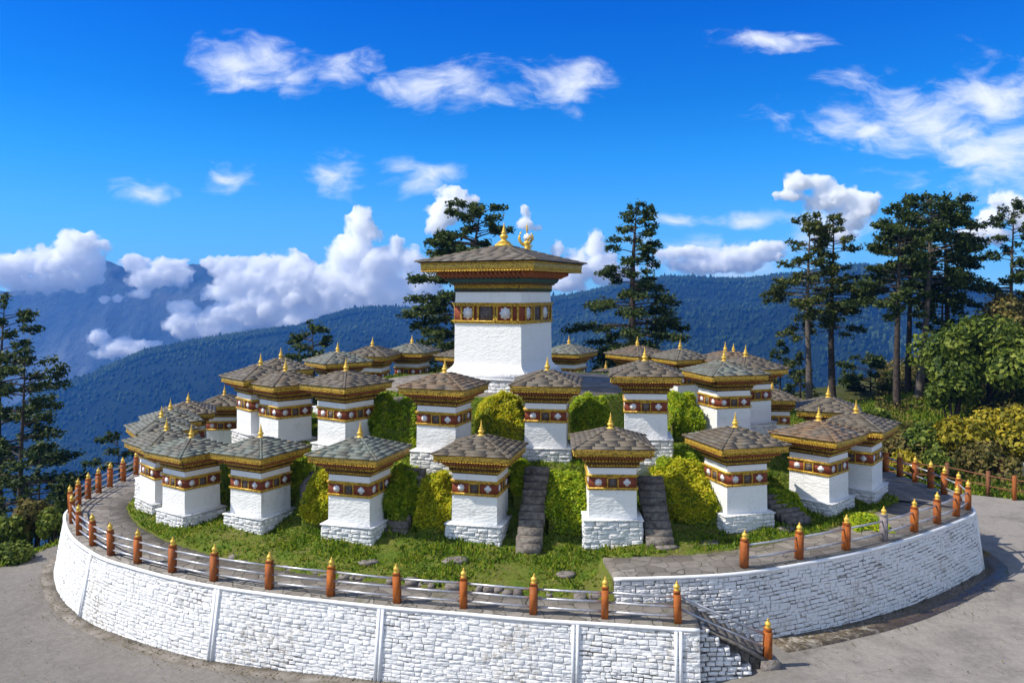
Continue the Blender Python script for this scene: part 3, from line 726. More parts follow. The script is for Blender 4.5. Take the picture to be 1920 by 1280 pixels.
mb.add(vs, [[0, 3, 2, 1], [4, 5, 6, 7], [0, 1, 5, 4], [1, 2, 6, 5], [2, 3, 7, 6], [3, 0, 4, 7]]); mb.build('sloping_coping', MAT['step'], sw)
mb = MB(); mb.box((6.62, 20.68, -1.22), (.26, .24, .2), .08, (.9, .9)); mb.build('base_block', MAT['rock'], sw)
# ---------------------------------------------------------------- railings
def make_post_mesh():
    w = .09; mb = MB()
    mb.box((0, 0, .36), (w, w, .36)); mb.frustum(.72, .74, w, w * .8, False); mb.box((0, 0, .765), (w * .85, w * .85, .025)); mb.frustum(.79, .82, w * 1.02, w * .9)
    for s in (-1, 1):
        mb.box((0, -w - .006, .36), (w * .55, .006, .24)) if s < 0 else None
    p = mb.mesh('post', MAT['post'])
    g = MB(); g.lathe([(.075, 0), (.08, .02), (.05, .035), (.075, .07), (.085, .10), (.07, .135), (.035, .165), (.028, .18), (.035, .195), (.012, .235), (.004, .25)], 10)
    return p, g.mesh('finial', MAT['gold'], True)
POSTM, FINM = make_post_mesh()
postgrey = POSTM.copy(); postgrey.name = 'post'; postgrey.materials.clear(); postgrey.materials.append(MAT['post_grey'])
def railing(label, posts, z, heights, grey=(), zlist=None, name='railing', skip=()):
    t = thing(name, label, 'railing', (0, 0, 0))
    P_ = np.array(posts); tg = np.gradient(P_, axis=0) if len(P_) > 1 else np.array([[1, 0]])
    zz = zlist or [z] * len(posts)
    for i, (x, y) in enumerate(posts):
        if i in skip: continue
        p = link('post', postgrey if i in grey else POSTM, t, (x, y, zz[i])); p.rotation_euler = (R(rnd.uniform(-1.8, 1.8)), R(rnd.uniform(-2, 2)), math.atan2(tg[i][1], tg[i][0]) + R(rnd.uniform(-6, 6)))
        if i in grey: p['label'] = 'post weathered bare and grey'
        f = link('finial', FINM, p, (0, 0, .82))
    for h in heights:
        mb = MB()
        for i in range(len(posts) - 1):
            a = Vector((*posts[i], zz[i] + h + rnd.uniform(-.012, .012))); b = Vector((*posts[i + 1], zz[i + 1] + h + rnd.uniform(-.012, .012)))
            mid = (a + b) / 2; mid.z -= .008
            mb.tube([a, mid, b], .031, 6)
        mb.build('rail', MAT['rail'], t, smooth=True)
    return t
railing('orange posts with gold tips and three pale rails, along the front and left walkway edge', LPOST, 0, (.66, .42, .18))
railing('orange posts with two grey rails along the right walkway, one post bare grey', RPOST, ZR, (.62, .25), grey=(3,))
railing('thin grey handrails slanting down the stairs to a lone red post', [(4.35, 20.55), (6.6, 20.68)], 0, (.62, .3), zlist=[-.0, -1.05], name='stair_handrail', skip=(0,))
# ---------------------------------------------------------------- chortens
def ring_boxes(mb, half, z, size, n, proud, skipc=False):
    """a row of little blocks round a square band"""
    for s in range(4):
        an = s * math.pi / 2; c, sn = math.cos(an), math.sin(an)
        for i in range(n):
            p = -half + (i + .5) * 2 * half / n
            x, y = p, -half - proud / 2
            mb.box((x * c - y * sn, x * sn + y * c, z), (size[0], proud / 2 + .004, size[1]), an)
def roof_mesh(half, rise, z, seed, rows=7, sl=.30, th=.035, cap=.16, name='roof'):
    rn = random.Random(seed); mb = MB()
    def prof(t): # 0 at the eave, 1 at the cap: slightly hollow near the top
        return rise * (t * .92 + .08 * t * t)
    for s in range(4):
        an = s * math.pi / 2; c, sn = math.cos(an), math.sin(an)
        def put(p): return (p[0] * c - p[1] * sn, p[0] * sn + p[1] * c, p[2])
        for r_ in range(rows):
            t0 = r_ / rows; t1 = (r_ + 1.5) / rows
            e0 = half - (half - cap) * t0; e1 = half - (half - cap) * min(t1, 1.0)
            z0 = z + prof(t0) + (.032 if r_ else .02); z1 = z + prof(min(t1, 1)) + .012
            x = -e0; jr = rn.uniform(-.012, .012)
            while x < e0 - .01:
                w = min(rn.uniform(sl * .7, sl * 1.7), e0 - x)
                if e0 - x - w < sl * .4: w = e0 - x
                a, b = x + .001, x + w - .001; x += w
                ja = jr + rn.uniform(-.012, .012); jb = ja + rn.uniform(-.006, .006); lift = rn.uniform(0, .005)
                at, bt = max(min(a, e1), -e1), max(min(b, e1), -e1)
                if bt - at < .004 and (b - a) < .02: continue
                y0a, y0b = -e0 - ja, -e0 - jb; thick = th * rn.uniform(.9, 1.1)
                vs = [(a, y0a, z0 + lift), (b, y0b, z0 + lift + rn.uniform(-.005, .005)), (bt, -e1, z1), (at, -e1, z1)]
                vs = vs + [(p[0], p[1], p[2] + thick) for p in vs]
                mb.add([put(p) for p in vs], [[3, 2, 1, 0], [4, 5, 6, 7], [0, 1, 5, 4], [1, 2, 6, 5], [2, 3, 7, 6], [3, 0, 4, 7]])
        # ridge stones on the hip
        for r_ in range(rows):
            t0, t1 = r_ / rows, (r_ + 1.15) / rows
            e0 = half - (half - cap) * t0; e1 = half - (half - cap) * min(t1, 1.0); wd = .06 * rn.uniform(.8, 1.25)
            z0 = z + prof(t0) + .062; z1 = z + prof(min(t1, 1)) + .055
            d0 = Vector((-e0 - .012, -e0 - .012, z0)); d1 = Vector((-e1, -e1, z1)); pr = Vector((1, -1, 0)).normalized() * wd
            dn = Vector((0, 0, -.055))
            vs = [d0 - pr + dn * .7, d0 + pr + dn * .7, d1 + pr + dn * .7, d1 - pr + dn * .7]
            up = [d0 + Vector((0, 0, .028)), d1 + Vector((0, 0, .022))]
            vs2 = [put(p) for p in vs] + [put(p) for p in up]
            mb.add(vs2, [[0, 1, 4], [1, 2, 5, 4], [2, 3, 5], [3, 0, 4, 5], [3, 2, 1, 0]])
    mb.box((0, 0, z + rise + .02), (cap * 1.08, cap * 1.08, .035), .05)
    return mb.mesh(name, MAT['slate'])
def underlay(half, rise, z, cap=.15):
    mb = MB(); mb.frustum(z - .02, z + .012, half * .985, half * .985); mb.frustum(z + .012, z + rise - .01, half * .975, cap); return mb.mesh('roof_underlay', MAT['slate_under'])
def quatrefoil(r, x, z, y, lobes=4, thick=.02):
    vs = []; n = lobes * 8
    for k in range(n):
        an = 2 * math.pi * k / n; rr = r * (.72 + .28 * abs(math.cos(lobes * an / 2)) ** .7)
        if lobes == 4: rr = r * (.66 + .34 * abs(math.cos(2 * an)) ** .6)
        vs.append((x + rr * math.cos(an), y, z + rr * math.sin(an)))
    vs = vs + [(p[0], p[1] + thick, p[2]) for p in vs]
    fs = [list(range(n))] + [[k, k + n, (k + 1) % n + n, (k + 1) % n] for k in range(n)]
    return vs, fs
def rotz(vs, an):
    c, s = math.cos(an), math.sin(an); return [(p[0] * c - p[1] * s, p[0] * s + p[1] * c, p[2]) for p in vs]
def body_mesh(half, z0, z1, name, mat, seed, flare=.0, rows=12, cols=12):
    """wall prism with slightly uneven hand-plastered faces"""
    rn = np.random.default_rng(seed); V = []; Fq = []
    for s in range(4):
        u_ = np.linspace(-1, 1, cols + 1); w_ = np.linspace(0, 1, rows + 1)
        U_, W_ = np.meshgrid(u_, w_, indexing='ij')
        dsp = rn.uniform(-.009, .009, U_.shape); dsp[0] = dsp[-1] = 0; 
        hh = half * (1 + .012 * (1 - W_)) + flare * np.clip(1 - W_ * 6, 0, 1) ** 1.5
        X = U_ * hh; Y = -hh + dsp; Z = z0 + (z1 - z0) * W_
        c, sn = math.cos(s * math.pi / 2), math.sin(s * math.pi / 2)
        base = len(V); V += np.stack([X * c - Y * sn, X * sn + Y * c, Z], 2).reshape(-1, 3).tolist()
        for i in range(cols):
            for j in range(rows):
                a = base + i * (rows + 1) + j; Fq.append([a, a + rows + 1, a + rows + 2, a + 1])
    n = len(V); V += [(-half, -half, z1), (half, -half, z1), (half, half, z1), (-half, half, z1)]; Fq.append([n, n + 1, n + 2, n + 3])
    return mesh_np(name, V, Fq, mat)
FIN = [(.14, 0), (.15, .03), (.09, .05), (.06, .09), (.10, .13), (.115, .17), (.08, .21), (.036, .235), (.075, .25), (.075, .27), (.04, .285), (.05, .30), (.05, .315), (.032, .33), (.04, .345), (.04, .36), (.025, .38), (.03, .40), (.016, .43), (.022, .455), (.012, .49), (.003, .54)]
def chorten_meshes(seed):
    D = {}; s = .75
    # plinth: whitewashed rubble block, deep enough for the slope it stands on
    mb = MB(); mb.frustum(-1.6, -.012, .925, .895); D['core'] = mb.mesh('plinth_core', MAT['white_coarse'])
    mb = MB()
    for k in range(4):
        an = k * math.pi / 2; c, sn = math.cos(an), math.sin(an)
        def SP(uu, vv):
            x, y = -.915 + uu, -.925 + .02 * vv; return (x * c - y * sn, x * sn + y * c, -.93 + vv), (sn, -c, 0)
        stones_on(mb, SP, 1.83, .90, (.10, .17), (.18, .5), .006, (.012, .04))
    mb.box((0, 0, -.02), (.955, .955, .022)); D['plinth'] = mb.mesh('plinth', MAT['white_coarse'])
    D['body'] = body_mesh(s, -.005, .9, 'body', MAT['white'], seed)
    mb = MB(); mb.box((0, 0, .925), (s + .02, s + .02, .025)); mb.box((0, 0, .965), (s + .05, s + .05, .015)); ring_boxes(mb, s + .02, .925, (.022, .02), 20, .022); D['lower_cornice'] = mb.mesh('lower_cornice', MAT['gold_paint'])
    mb = MB(); mb.box((0, 0, 1.14), (s + .004, s + .004, .16)); D['frieze'] = mb.mesh('frieze', MAT['red'])
    mb = MB(); mb.box((0, 0, 1.317), (s + .025, s + .025, .017)); mb.box((0, 0, 1.375), (s + .06, s + .06, .016)); ring_boxes(mb, s + .03, 1.347, (.022, .014), 20, .03); mb.box((0, 0, 1.347), (s + .02, s + .02, .013)); D['upper_cornice'] = mb.mesh('upper_cornice', MAT['gold_paint'])
    D['white_band'] = body_mesh(s - .01, 1.392, 1.60, 'white_band', MAT['white_trim'], seed + 3, 0, 3, 6)
    mb = MB(); mb.box((0, 0, 1.622), (s + .02, s + .02, .022)); mb.box((0, 0, 1.685), (s + .05, s + .05, .04)); mb.box((0, 0, 1.765), (s + .09, s + .09, .039)); mb.box((0, 0, 1.85), (s + .15, s + .15, .045)); mb.box((0, 0, 1.972), (s + .23, s + .23, .076)); D['brackets'] = mb.mesh('brackets', MAT['brown'])
    D['dentils'] = []
    for hb, zz, sz_, nn, pr in ((s + .05, 1.685, (.026, .026), 18, .05), (s + .15, 1.85, (.028, .03), 17, .06)):
        mb = MB(); mb.box((0, 0, zz - .02), (hb + .012, hb + .012, .012)); ring_boxes(mb, hb, zz, sz_, nn, pr); D['dentils'].append(mb.mesh('dentils', MAT['gold_paint']))
    mb = MB()
    ring_boxes(mb, s + .23, 1.98, (.022, .045), 24, .2); D['rafters'] = mb.mesh('rafters', MAT['rafter_red'])
    h = 1.235
    mb = MB()
    for k in range(4):
        an = k * math.pi / 2; c, sn = math.cos(an), math.sin(an)
        vs = [(-h, -h, 2.05), (h, -h, 2.05), (h - .06, -h + .06, 2.05), (-h + .06, -h + .06, 2.05), (-h - .01, -h - .01, 2.22), (h + .01, -h - .01, 2.22), (h - .06, -h + .06, 2.22), (-h + .06, -h + .06, 2.22)]
        mb.add(rotz(vs, an), [[0, 3, 2, 1], [0, 1, 5, 4], [2, 3, 7, 6], [4, 5, 6, 7]])
    mb.frustum(2.048, 2.07, h - .05, h - .05)
    ring_boxes(mb, h - .01, 2.048, (.03, .014), 26, .03)
    D['eave_board'] = mb.mesh('eave_board', MAT['gold_fascia'])
    mb = MB(); mb.frustum(2.22, 2.242, h + .03, h + .035); D['eave_edge'] = mb.mesh('eave_edge', MAT['gold_paint'])
    D['roofs'] = [roof_mesh(1.30, .44, 2.24, seed + q, 7, .46, .022) for q in range(3)]
    D['under'] = underlay(1.28, .43, 2.242)
    mb = MB(); mb.lathe([(r, z + 2.70) for r, z in FIN], 12); mb.frustum(2.68, 2.74, .16, .12); D['finial'] = mb.mesh('finial', MAT['gold'], True)
    D['emblem'] = []
    for k in range(4):
        for x in (-.45, .45):
            v_, f_ = quatrefoil(.118, x, 1.14, -s - .022, 8 if x < 0 else 4); D['emblem'].append(mesh_np('emblem', rotz(v_, k * math.pi / 2), f_, MAT['emblem']))
    D['niche'] = []; D['frame'] = []
    for k in range(4):
        mb = MB(); mb.box((0, -s - .010, 1.13), (.115, .012, .125)); m = mb.v; D['niche'].append(mesh_np('niche', rotz(m, k * math.pi / 2), mb.f, MAT['grey_niche']))
        mb = MB()
        for x in (-.165, .165):
            mb.box((x, -s - .02, 1.14), (.014, .018, .155))
            for q in range(5): mb.box((x, -s - .036, 1.02 + q * .06), (.021, .014, .012))
        mb.box((0, -s - .018, 1.285), (.19, .02, .014))
        D['frame'].append(mesh_np('niche_frame', rotz(mb.v, k * math.pi / 2), mb.f, MAT['gold_paint']))
    return D
CM = chorten_meshes(11)
GROUP = 'small white chortens around the big one'
def make_chorten(roof=0):
    t = thing('small_chorten', 'x', 'shrine', (0, 0, 0))
    p = link('plinth', CM['plinth'], t); link('plinth_core', CM['core'], p)
    link('body', CM['body'], t); link('lower_cornice', CM['lower_cornice'], t)
    f = link('frieze', CM['frieze'], t)
    for e in CM['emblem']: link('emblem', e, f)
    for a in CM['niche']: link('niche', a, f)
    for a in CM['frame']: link('niche_frame', a, f)
    link('upper_cornice', CM['upper_cornice'], t); link('white_band', CM['white_band'], t)
    b = link('brackets', CM['brackets'], t); [link('dentils', q, b) for q in CM['dentils']]; link('rafters', CM['rafters'], b)
    e = link('eave_board', CM['eave_board'], t); link('eave_edge', CM['eave_edge'], e)
    r_ = link('roof', CM['roofs'][roof], t); link('roof_underlay', CM['under'], r_)
    link('finial', CM['finial'], t)
    return t
protos = [make_chorten(i) for i in range(3)]
CH = [
 (359, 795, 29.0, .93, -36, 'small chorten at the left end of the front row, beside the curving walk'),
 (489, 793, 28.0, .94, -27, 'second small chorten from the left in the front row, edge-on to the viewer'),
 (675, 790, 26.8, 1, -17.7, 'front row chorten with grey-green slates, dark shadowed bank on its right'),
 (901, 787, 26.55, 1, -13.5, 'front row chorten below the main tower, dark slates, left of the shadowed steps'),
 (1145, 773, 26.0, 1, -2, 'front row chorten seen square on, a diagonal shadow across its front'),
 (1378, 772, 27.3, 1, 16, 'front row chorten with a shaded front, behind the first posts of the right railing'),
 (1535, 762, 29.3, 1, 43, 'small chorten with russet slates near the right end of the front row'),
 (1606, 749, 31.0, 1, 52, 'small chorten at the right end of the front row, half behind the russet one'),
 (535, 672, 32.8, 1, -44, 'second row chorten, brown left roof slope, just above the edge-on front chorten'),
 (649, 670, 31.0, 1, -35, 'second row chorten right above the front row one with grey-green slates'),
 (833, 672, 29.2, 1, -18.6, 'second row chorten with orange-stained slates just left of the main tower'),
 (1025, 668, 29.75, 1, -6.5, 'second row chorten just right of the main tower foot, on a rubble plinth'),
 (1210, 650, 29.4, 1, -7.5, 'second row chorten on a high white plinth, right of the upper steps'),
 (1357, 653, 32.7, 1, 16, 'second row chorten with a pale shining right roof slope'),
 (1397, 646, 34.6, 1, 25, 'second row chorten half hidden behind the one with the shining roof'),
 (490, 662, 33.9, 1, -50, 'leftmost second row chorten, standing behind the brown roofed one'),
 (312, 783, 30.8, .93, -45, 'chorten hidden behind the left end of the front row, by the walk'),
 (303, 760, 33.0, .93, -55, 'second roof from below in the overlapping left chain of chortens'),
 (320, 747, 35.3, .93, -62, 'third roof from below in the overlapping left chain of chortens'),
 (354, 734, 37.5, .93, -70, 'fourth roof from below in the overlapping left chain of chortens'),
 (421, 722, 41.0, .93, -85, 'farthest chorten of the left chain, standing apart below the second row'),
 (527, 651, 37.5, 1, -65, 'chorten mostly hidden behind the leftmost second row one, only its roof shows'),
 (634, 640, 40.0, 1, -52, 'back row chorten with a large pale roof, right of the lone small tree'),
 (698, 631, 44.0, 1, -100, 'back row chorten with a dark roof, between two paler ones left of the tower'),
 (773, 627, 46.0, .98, -110, 'back row chorten with pale green slates, nearest the tower on its left'),
 (874, 634, 45.0, 1, -130, 'back chorten almost wholly hidden by the tower, a roof corner shows on its left'),
 (1067, 628, 45.5, .98, 150, 'back row chorten with pale slates directly right of the tower'),
 (1137, 676, 47.0, .85, 135, 'low back chorten showing only a roof and white wall behind the upper steps'),
 (1195, 630, 44.0, 1, 128, 'back row chorten with brown slates in front of the big lone conifer'),
 (1274, 636, 42.5, 1, 118, 'back row chorten with a streaked roof right of the big lone conifer'),
 (1360, 640, 42.0, 1, 110, 'back row chorten with reddish slates behind the shining roof'),
 (1375, 643, 46.5, .97, 120, 'farthest back row chorten, only its tip shows beyond the reddish roof'),
 (1448, 711, 40.5, .93, 85, 'low dark roofed chorten right of the second row, above a white and red base'),
 (1552, 722, 34.0, 1, 70, 'chorten with a broad low roof behind the right end of the front row'),
]
ROOFSEL = [0, 1, 2, 0, 1, 2, 1, 0, 2, 1, 0, 2, 1, 0, 2, 1, 0, 2, 1, 0, 2, 1, 0, 2, 1, 0, 2, 1, 0, 2, 1, 0, 2, 1]
CHPOS = []
TINT = [.15, .1, .03, .72, .55, .75, 1.0, .6, .85, .6, .95, .65, .7, .2, .66, .55, .4, .3, .32, .5, .75, .7, .3, .78, .22, .5, .2, .6, .85, .45, 1.0, 1.0, .76, .5]     # slate: grey-green 0, grey-brown .5, russet 1
used = [False] * 3
for i, (tx, ty, d, sc, rot, lab) in enumerate(CH):
    k = ROOFSEL[i]
    o = protos[k] if not used[k] else copy_tree(protos[k]); used[k] = True
    x = (tx - 960) / F * d; z = EYE - (ty - 550) / F * d - 3.24 * sc
    o.location = (x, d, z); o.rotation_euler = (R(rnd.uniform(-.5, .5)), R(rnd.uniform(-.5, .5)), R(rot)); o.scale = (sc, sc, sc)
    for ch_ in o.children:
        if ch_.name.startswith('roof'): ch_.color = (TINT[i], 0, 0, 1)
    o['label'] = lab; o['group'] = GROUP; CHPOS.append((x, d, z, sc))
# the big one
def main_chorten():
    t = thing('main_chorten', 'tall white central chorten with a wide slate roof and gold tip on the hilltop', 'shrine', (-.36, 36.0, 0), R(-26))
    s = 1.615; zb = 5.22
    mb = MB(); mb.frustum(3.6, 4.72, 2.18, 2.12)
    for k in range(4):
        an = k * math.pi / 2; c, sn = math.cos(an), math.sin(an)
        def SP(uu, vv):
            x, y = -2.15 + uu, -2.16; return (x * c - y * sn, x * sn + y * c, 4.0 + vv), (sn, -c, 0)
        stones_on(mb, SP, 4.3, .74, (.12, .18), (.2, .5), .006, (.012, .04))
    mb.box((0, 0, 4.75), (2.22, 2.22, .035)); mb.frustum(4.78, 5.02, 2.0, 1.93)
    mb.build('plinth', MAT['white_coarse'], t)
    link('body', body_mesh(s, 5.0, 7.10, 'body', MAT['white'], 77, .28, 22, 24), t)
    z = 7.10
    mb = MB(); mb.box((0, 0, z + .035), (s + .03, s + .03, .035)); mb.box((0, 0, z + .10), (s + .09, s + .09, .025)); ring_boxes(mb, s + .03, z + .03, (.03, .03), 30, .04); mb.build('lower_cornice', MAT['gold_paint'], t)
    z = 7.225
    mb = MB(); mb.box((0, 0, z + .31), (s + .01, s + .01, .31)); f = mb.build('frieze', MAT['red'], t)
    zc = z + .31
    for k in range(4):
        for x in (-.95, .88):
            v_, f_ = quatrefoil(.27, x, zc + .01, -s - .035, 8, .03); link('emblem', mesh_np('emblem', rotz(v_, k * math.pi / 2), f_, MAT['emblem']), f)
        mb = MB(); mb.box((-.05, -s - .016, zc - .01), (.30, .018, .29)); link('niche', mesh_np('niche', rotz(mb.v, k * math.pi / 2), mb.f, MAT['grey_niche']), f)
        for x in (-1.25, -.66, -.42, .36, .50, 1.2, 1.5):
            mb = MB(); mb.box((x, -s - .03, zc), (.024, .026, .31))
            for q in range(7): mb.box((x, -s - .06, zc - .26 + q * .085), (.05, .022, .026))
            link('pilaster', mesh_np('pilaster', rotz(mb.v, k * math.pi / 2), mb.f, MAT['gold_paint']), f)
        mb = MB(); mb.box((.43, -s - .04, zc - .2), (.1, .035, .09)); link('corbel', mesh_np('corbel', rotz(mb.v, k * math.pi / 2), mb.f, MAT['gold_paint']), f)
    z = 7.845
    mb = MB(); mb.box((0, 0, z + .03), (s + .05, s + .05, .03)); mb.box((0, 0, z + .13), (s + .09, s + .09, .022)); ring_boxes(mb, s + .04, z + .082, (.035, .024), 26, .05); mb.box((0, 0, z + .082), (s + .03, s + .03, .024)); mb.build('upper_cornice', MAT['gold_paint'], t)
    link('white_band', body_mesh(s - .03, 8.0, 8.46, 'white_band', MAT['white_trim'], 78, 0, 4, 8), t)
    mb = MB(); mb.box((0, 0, 8.49), (s, s, .03)); mb.box((0, 0, 8.55), (s + .01, s + .01, .05)); b = mb.build('dentil_band', MAT['brown'], t)
    mb = MB(); ring_boxes(mb, s + .005, 8.55, (.028, .045), 32, .05); mb.build('dentils', MAT['green_band'], b)
    mb = MB(); mb.box((0, 0, 8.67), (s + .02, s + .02, .07)); mb.box((0, 0, 8.755), (s + .05, s + .05, .016)); ring_boxes(mb, s + .02, 8.66, (.035, .04), 22, .035); mb.build('gold_band', MAT['gold_fascia'], t)
    mb = MB(); mb.frustum(8.77, 8.86, s + .10, s + .16); mb.build('brown_band', MAT['brown'], t)
    mb = MB(); mb.frustum(8.862, 9.03, s + .20, s + .28); mb.build('green_band', MAT['green_band'], t)
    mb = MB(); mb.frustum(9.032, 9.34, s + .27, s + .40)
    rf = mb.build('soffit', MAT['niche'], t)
    mb = MB()
    for k in range(4):
        an = k * math.pi / 2
        for i in range(20):
            x = -1.98 + 3.96 * i / 19; y0 = -(s + .27); vs = []
            for (y, zz) in ((y0, 9.05), (y0 - .42, 9.20), (y0 - .42, 9.34), (y0, 9.34)):
                vs += [(x - .045, y, zz), (x + .045, y, zz)]
            mb.add(rotz(vs, an), [[0, 1, 3, 2], [2, 3, 5, 4], [4, 5, 7, 6], [0, 2, 4, 6], [1, 7, 5, 3]])
    mb.build('rafters', MAT['rafter_red'], rf)
    h = 2.68
    mb = MB()
    for k in range(4):
        vs = [(-h, -h, 9.34), (h, -h, 9.34), (h - .1, -h + .1, 9.34), (-h + .1, -h + .1, 9.34), (-h - .03, -h - .03, 9.70), (h + .03, -h - .03, 9.70), (h - .1, -h + .1, 9.70), (-h + .1, -h + .1, 9.70)]
        mb.add(rotz(vs, k * math.pi / 2), [[0, 3, 2, 1], [0, 1, 5, 4], [2, 3, 7, 6], [4, 5, 6, 7]])
    mb.frustum(9.345, 9.37, h - .08, h - .08)
    e = mb.build('eave_board', MAT['gold_fascia'], t)
    mb = MB(); mb.frustum(9.70, 9.735, h + .05, h + .06); ring_boxes(mb, h, 9.355, (.05, .025), 40, .05); mb.build('eave_edge', MAT['gold_paint'], e)
    r_ = link('roof', roof_mesh(2.88, .76, 9.74, 501, 9, .55, .028, .22), t); r_.color = (.55, 0, 0, 1); link('roof_underlay', underlay(2.84, .76, 9.74, .2), r_)
    mb = MB(); mb.frustum(10.52, 10.62, .34, .27); mb.frustum(10.62, 10.70, .25, .21); mb.lathe([(r * 1.75, zz * 1.72 + 10.68) for r, zz in FIN], 16); mb.build('finial', MAT['gold'], t, smooth=True)
    return t
main = main_chorten()
# the gilded ornament rising behind the roof
def ornament():
    c = px(988, 470, 37.6)
    t = thing('gold_ornament', 'openwork gold banner ornament rising behind the tower roof, right of its tip', 'ornament', c)
    mb = MB(); mb.lathe([(.14, -.35), (.14, -.05), (.2, 0), (.22, .06), (.12, .12), (.16, .3), (.19, .38), (.1, .44), (.04, .5), (.035, .95), (.06, 1.0), (.03, 1.05), (.05, 1.12), (.015, 1.22), (.004, 1.36)], 10); mb.build('stem', MAT['gold'], t, smooth=True)
    for (a, b, m_) in (((-.02, .35), (-.42, .95), .10), ((.05, .3), (.25, .7), .09)):
        sg = 1 if b[0] > 0 else -1; pts = [(sg * .36 * math.sin(-.1 + q * 2.5) * (1 if sg < 0 else .75), -.03 * q, .62 - .34 * math.cos(-.1 + q * 2.5) * (1.15 if sg < 0 else .8)) for q in np.linspace(0, 1, 9)]
        mb = MB(); mb.tube(pts, [.015 + m_ * .75 * math.sin(math.pi * (.08 + .9 * q)) * (.75 + .25 * math.cos(q * 22)) for q in np.linspace(0, 1, 9)], 8); mb.build('scroll', MAT['gold'], t, smooth=True)
    v_, f_ = quatrefoil(.20, .02, .62, -.06, 8, .06); link('disc', mesh_np('disc', v_, f_, MAT['emblem']), t)
    mb = MB()
    for q in range(7): mb.box((.12 + .05 * math.sin(q * 2.2), -.08, .14 + q * .085), (.10 - .008 * q, .04, .03), q * .4)
    mb.build('scroll', MAT['gold'], t)
ornament()
# ---------------------------------------------------------------- foliage tools
def cards(name, C, Nrm, size, mat, parent=None, aspect=1.6, seed=1, up=None):
    """many small leaf faces: centres C, normals, sizes"""
    g = np.random.default_rng(seed); n = len(C)
    Nrm = Nrm / (np.linalg.norm(Nrm, axis=1)[:, None] + 1e-9)
    r_ = g.normal(size=(n, 3)) if up is None else up
    T = np.cross(Nrm, r_); T /= np.linalg.norm(T, axis=1)[:, None] + 1e-9; B = np.cross(Nrm, T)
    size = np.broadcast_to(np.asarray(size, float), (n,))[:, None]
    a = T * size * aspect / 2; b = B * size / 2
    bend = Nrm * size * .18
    V = np.stack([C - a * 1.0, C - b * .9 + bend, C + a * 1.0, C + b * .9 + bend], 1).reshape(-1, 3)
    Fq = np.arange(n * 4).reshape(n, 4)
    return link(name, mesh_np(name, V, Fq, mat), parent)
def conifer(label, cx, ybase, ytop, d, spread, cb, seed, mat='needle', bark='bark', group=None, lean=(0, 0), nb=46, prof='cone', side=0.0, card=.21, dens=1.0, zb=None, tr=.30, cat='tree', name='conifer_tree', droop=.25, topx=None):
    rn = random.Random(seed); g = np.random.default_rng(seed)
    x0, y0, zg = px(cx, ybase, d); zt = EYE + (550 - ytop) / F * d
    if zb is not None: zg = zb
    H = zt - zg; k = F / d
    sp = spread / k; ax = ((topx - cx) / k) if topx is not None else 0
    t = thing(name, label, cat, (x0, y0, zg), 0, group)
    def axis(f): return Vector((ax * f + math.sin(f * 5 + seed) * .012 * H * f, math.cos(f * 4 + seed) * .01 * H, H * f))
    mb = MB(); fs = np.linspace(-.06, 1, 16)
    mb.tube([axis(f) if f > 0 else Vector((0, 0, H * f)) for f in fs], [max(.02, tr * (1 - max(f, 0)) ** .8 * (1.25 if f < .03 else 1)) for f in fs], 8)
    Cs = []; Ns = []; Zs = []
    nb = int(nb * 1.25)
    for i in range(nb):
        f = cb + (1 - cb) * ((i + rn.random()) / nb) ** .92
        q = (f - cb) / (1 - cb)
        if prof == 'cone': L = sp * (1 - q) ** .75 * (.35 + .65 * min(1, q * 6 + .35)) + .35
        elif prof == 'flat': L = sp * (.55 + .45 * math.sin(q * math.pi * .9)) * (1 if q < .85 else .75)
        elif prof == 'broad': L = sp * (1 - q ** 2.4) ** .62 * (.76 + .24 * math.sin(1.2 + q * 11 + seed)) + .3
        else: L = sp * (1 - q) ** .5 * (.6 + .4 * math.sin(q * 13 + seed)) + .3
        L *= rn.uniform(.72, 1.15)
        an = rn.uniform(0, 2 * math.pi)
        if side: L *= 1 + side * math.cos(an)
        p0 = axis(f); dirv = Vector((math.cos(an), math.sin(an), 0)); upk = .30 * q + rn.uniform(-.05, .18)
        pts = []; nseg = 6
        for s_ in range(nseg + 1):
            w = s_ / nseg
            pts.append(p0 + dirv * (L * w) + Vector((rn.uniform(-.03, .03) * L * w, rn.uniform(-.03, .03) * L * w, L * (upk * w - droop * w * w + .10 * w ** 3))))
        mb.tube(pts, [max(.012, (.018 + .030 * L) * (1 - .85 * w / nseg) * .6) for w in range(nseg + 1)], 5, False)
        if rn.random() < .10 and q < .35: continue          # a bare limb
        ntw = int((5 + L * 5.0) * dens)
        for tw in range(ntw):
            w = rn.uniform(.38, 1.0) ** .8
            fi = w * nseg; a = int(min(fi, nseg - 1)); pp = pts[a].lerp(pts[a + 1], fi - a)
            sd_ = Vector((-dirv.y, dirv.x, 0)) * rn.choice((-1, 1)); tl = L * .30 * (1.15 - .6 * w) * rn.uniform(.5, 1.2) + .12
            tdir = (sd_ * rn.uniform(.4, 1) + dirv * rn.uniform(.3, .9) + Vector((0, 0, rn.uniform(-.12, .42)))).normalized()
            nc = max(3, int(tl / .085))
            for c_ in range(nc):
                u_ = (c_ + rn.random()) / nc
                Cs.append(pp + tdir * tl * u_ + Vector((rn.gauss(0, .05), rn.gauss(0, .05), rn.gauss(.03, .12) - .10 * tl * u_ * u_)))
                Ns.append((rn.gauss(0, .8), rn.gauss(0, .8), 1.0))
    # leader tuft
    for c_ in range(40):
        p = axis(1 - .05 * rn.random()) + Vector((rn.gauss(0, .12), rn.gauss(0, .12), rn.gauss(0, .1))); Cs.append(p); Ns.append((rn.gauss(0, 1), rn.gauss(0, 1), .6))
    mb.build('trunk', MAT[bark], t)
    C = np.array([c[:] for c in Cs]); Nn = np.array(Ns)
